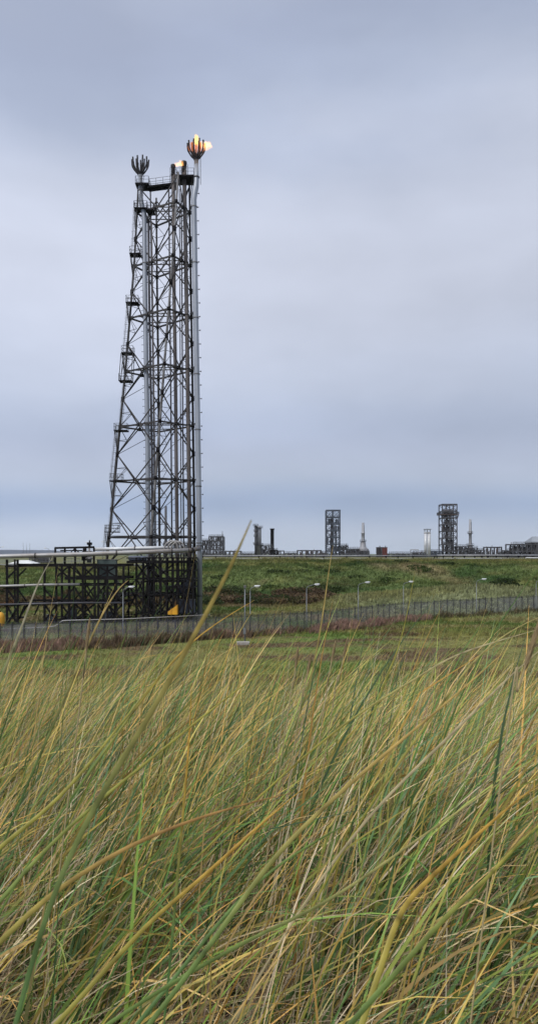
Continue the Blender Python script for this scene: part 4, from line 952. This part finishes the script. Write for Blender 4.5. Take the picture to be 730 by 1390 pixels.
def seed(label, path, Yd, L_, w):
    pts = [P(x, y, Yd) for x, y in path]; g0 = pts[0]; root = Vector((g0.x-.12, g0.y, dune(g0.x-.12, g0.y)-.02))
    r = empty('seed_stem', root, label, 'seed head', 'marram seed heads'); allp = bezier([root]+pts, 30)
    MB().tube(allp, .0014, 6).build('stem', mat('straw_stem', (.42, .34, .17), .7, 0), r, True)
    tip = allp[-1]; d = (allp[-1]-allp[-4]).normalized(); a = d.cross(Vector((0, 1, 0))).normalized(); b = a.cross(d); mb = MB(); C = []
    for k in range(260):
        f = random.random(); c = tip+d*(f-.1)*L_; rr = w*.5*math.sin(math.pi*min(1, .12+f*.88))**.6
        t = random.uniform(0, 6.283); o = (a*math.cos(t)+b*math.sin(t)); s = c+o*rr*.3; e = c+o*rr+d*.012; q = d.cross(o)*.0011
        mb.add([s-q, s+q, e], [(0, 1, 2)]); cc = np.array((.42, .32, .18))*random.uniform(.6, 1.3); C += [cc]*3
    V = np.array(mb.v)-np.array(tuple(root)); o = quads_mesh('seed_head', V, np.array(mb.f), np.array(C), SEEDM, 3); o.parent = r
seed('plump straw seed head standing before the fence at left', [(108, 960), (113, 920), (117, 884)], 1.45, .062, .010)
seed('seed head left of a pair in the field centre, leaning slightly right', [(440, 960), (444, 930), (450, 898)], 1.9, .050, .010)
seed('seed head right of a pair in the field centre, taller one', [(452, 955), (459, 925), (466, 893)], 2.0, .054, .010)
seed('short seed head below the thin mid-field blade', [(392, 960), (397, 935), (401, 905)], 1.9, .046, .011)
seed('fat pale seed head at the right edge over the field', [(690, 980), (702, 940), (713, 905)], 1.1, .075, .013)
seed('small low seed head just right of the short one', [(405, 975), (411, 945), (417, 915)], 1.9, .050, .010)

# ------------------------------------------------------------------ light, sky, camera
w = bpy.data.worlds.new('World'); SC.world = w; w.use_nodes = True; nt = w.node_tree; bg = nt.nodes['Background']; N = nt.nodes.new; LK = nt.links.new
SUN_EL, SUN_ROT = math.radians(38), math.radians(215)
sky = N('ShaderNodeTexSky'); sky.sky_type = 'NISHITA'; sky.sun_disc = False; sky.sun_elevation = SUN_EL; sky.sun_rotation = SUN_ROT
tc = N('ShaderNodeTexCoord'); sep = N('ShaderNodeSeparateXYZ'); LK(tc.outputs['Generated'], sep.inputs[0])
mp = N('ShaderNodeMapping'); mp.inputs['Scale'].default_value = (1.3, 1.3, 3.6); mp.inputs['Rotation'].default_value = (0, math.radians(6), 0); LK(tc.outputs['Generated'], mp.inputs['Vector'])
n1 = N('ShaderNodeTexNoise'); n1.inputs['Scale'].default_value = 1.6; n1.inputs['Detail'].default_value = 5; n1.inputs['Roughness'].default_value = .5; LK(mp.outputs[0], n1.inputs['Vector'])
mp2 = N('ShaderNodeMapping'); mp2.inputs['Scale'].default_value = (2.4, 2.4, 6); mp2.inputs['Rotation'].default_value = (0, math.radians(3), 0); LK(tc.outputs['Generated'], mp2.inputs['Vector'])
n2 = N('ShaderNodeTexNoise'); n2.inputs['Scale'].default_value = 1.4; n2.inputs['Detail'].default_value = 4; LK(mp2.outputs[0], n2.inputs['Vector'])
def math_(op, a, b=None):
    m = N('ShaderNodeMath'); m.operation = op
    for i, q in enumerate((a, b)):
        if q is None: continue
        if isinstance(q, (int, float)): m.inputs[i].default_value = q
        else: LK(q, m.inputs[i])
    return m.outputs[0]
# warp grows with elevation so the strata near the horizon stay thin
wz = math_('MULTIPLY', math_('SUBTRACT', n1.outputs['Fac'], .5), math_('ADD', math_('MULTIPLY', math_('MAXIMUM', sep.outputs['Z'], 0.), .45), .018))
zz = math_('ADD', sep.outputs['Z'], wz)
rp = N('ShaderNodeValToRGB'); cr_ = rp.color_ramp; cr_.interpolation = 'B_SPLINE'
stops = [(0.0, (190, 202, 221)), (.010, (189, 201, 220)), (.030, (184, 195, 216)), (.046, (168, 183, 209)), (.062, (158, 174, 204)), (.078, (165, 180, 207)), (.100, (182, 192, 212)), (.135, (182, 191, 213)),
         (.17, (176, 187, 211)), (.215, (190, 199, 219)), (.28, (202, 209, 227)), (.36, (208, 214, 231)), (.44, (204, 211, 229)), (.49, (192, 201, 222)), (.54, (178, 189, 213)), (.60, (168, 178, 204)), (.72, (190, 198, 212)), (.9, (248, 250, 255))]
while len(cr_.elements) > 1: cr_.elements.remove(cr_.elements[-1])
cr_.elements[0].position = 0; cr_.elements[0].color = (*srgb(*stops[0][1]), 1)
for p, c in stops[1:]: e = cr_.elements.new(p); e.color = (*srgb(*c), 1)
LK(zz, rp.inputs['Fac'])
mr = N('ShaderNodeMapRange'); mr.inputs[1].default_value = .3; mr.inputs[2].default_value = .7; mr.inputs[3].default_value = 9.25*.80; mr.inputs[4].default_value = 10.95*.80; LK(n2.outputs['Fac'], mr.inputs[0])
zb_ = N('ShaderNodeMapRange'); zb_.inputs[1].default_value = .62; zb_.inputs[2].default_value = .95; zb_.inputs[3].default_value = 1; zb_.inputs[4].default_value = 2.3; LK(sep.outputs['Z'], zb_.inputs[0])
mr_o = math_('MULTIPLY', math_('MULTIPLY', mr.outputs[0], zb_.outputs[0]), math_('SUBTRACT', 1., math_('MULTIPLY', sep.outputs['X'], .2)))
sc_ = N('ShaderNodeVectorMath'); sc_.operation = 'SCALE'; LK(rp.outputs['Color'], sc_.inputs[0]); LK(mr_o, sc_.inputs['Scale'])
mx = N('ShaderNodeMix'); mx.data_type = 'RGBA'; mx.inputs[0].default_value = .96; LK(sky.outputs[0], mx.inputs[6]); LK(sc_.outputs[0], mx.inputs[7])
LK(mx.outputs[2], bg.inputs['Color']); bg.inputs['Strength'].default_value = .1
sl = bpy.data.lights.new('sun', 'SUN'); sl.energy = 1.5; sl.angle = math.radians(10); sl.color = (1, .95, .88)
so = bpy.data.objects.new('sun', sl); COL.objects.link(so)
dirv = Vector((math.sin(SUN_ROT)*math.cos(SUN_EL), math.cos(SUN_ROT)*math.cos(SUN_EL), math.sin(SUN_EL)))
so.rotation_euler = (-dirv).to_track_quat('-Z', 'Y').to_euler(); so.location = (0, 0, 120)

cam = bpy.data.cameras.new('camera'); co = bpy.data.objects.new('camera', cam); COL.objects.link(co); SC.camera = co
co.location = (0, 0, CAMZ); co.rotation_euler = (math.radians(90), 0, 0)
cam.sensor_fit = 'HORIZONTAL'; cam.sensor_width = 36; cam.lens = F*36/730; cam.shift_y = 57/730; cam.clip_start = .02; cam.clip_end = 20000
cam.dof.use_dof = True; cam.dof.focus_distance = 3.2; cam.dof.aperture_fstop = cam.lens/1.5
vs = SC.view_settings; vs.view_transform = 'Standard'; vs.look = 'None'; vs.exposure = .32; vs.gamma = 1
SC.cycles.max_bounces = 6; SC.cycles.transparent_max_bounces = 16
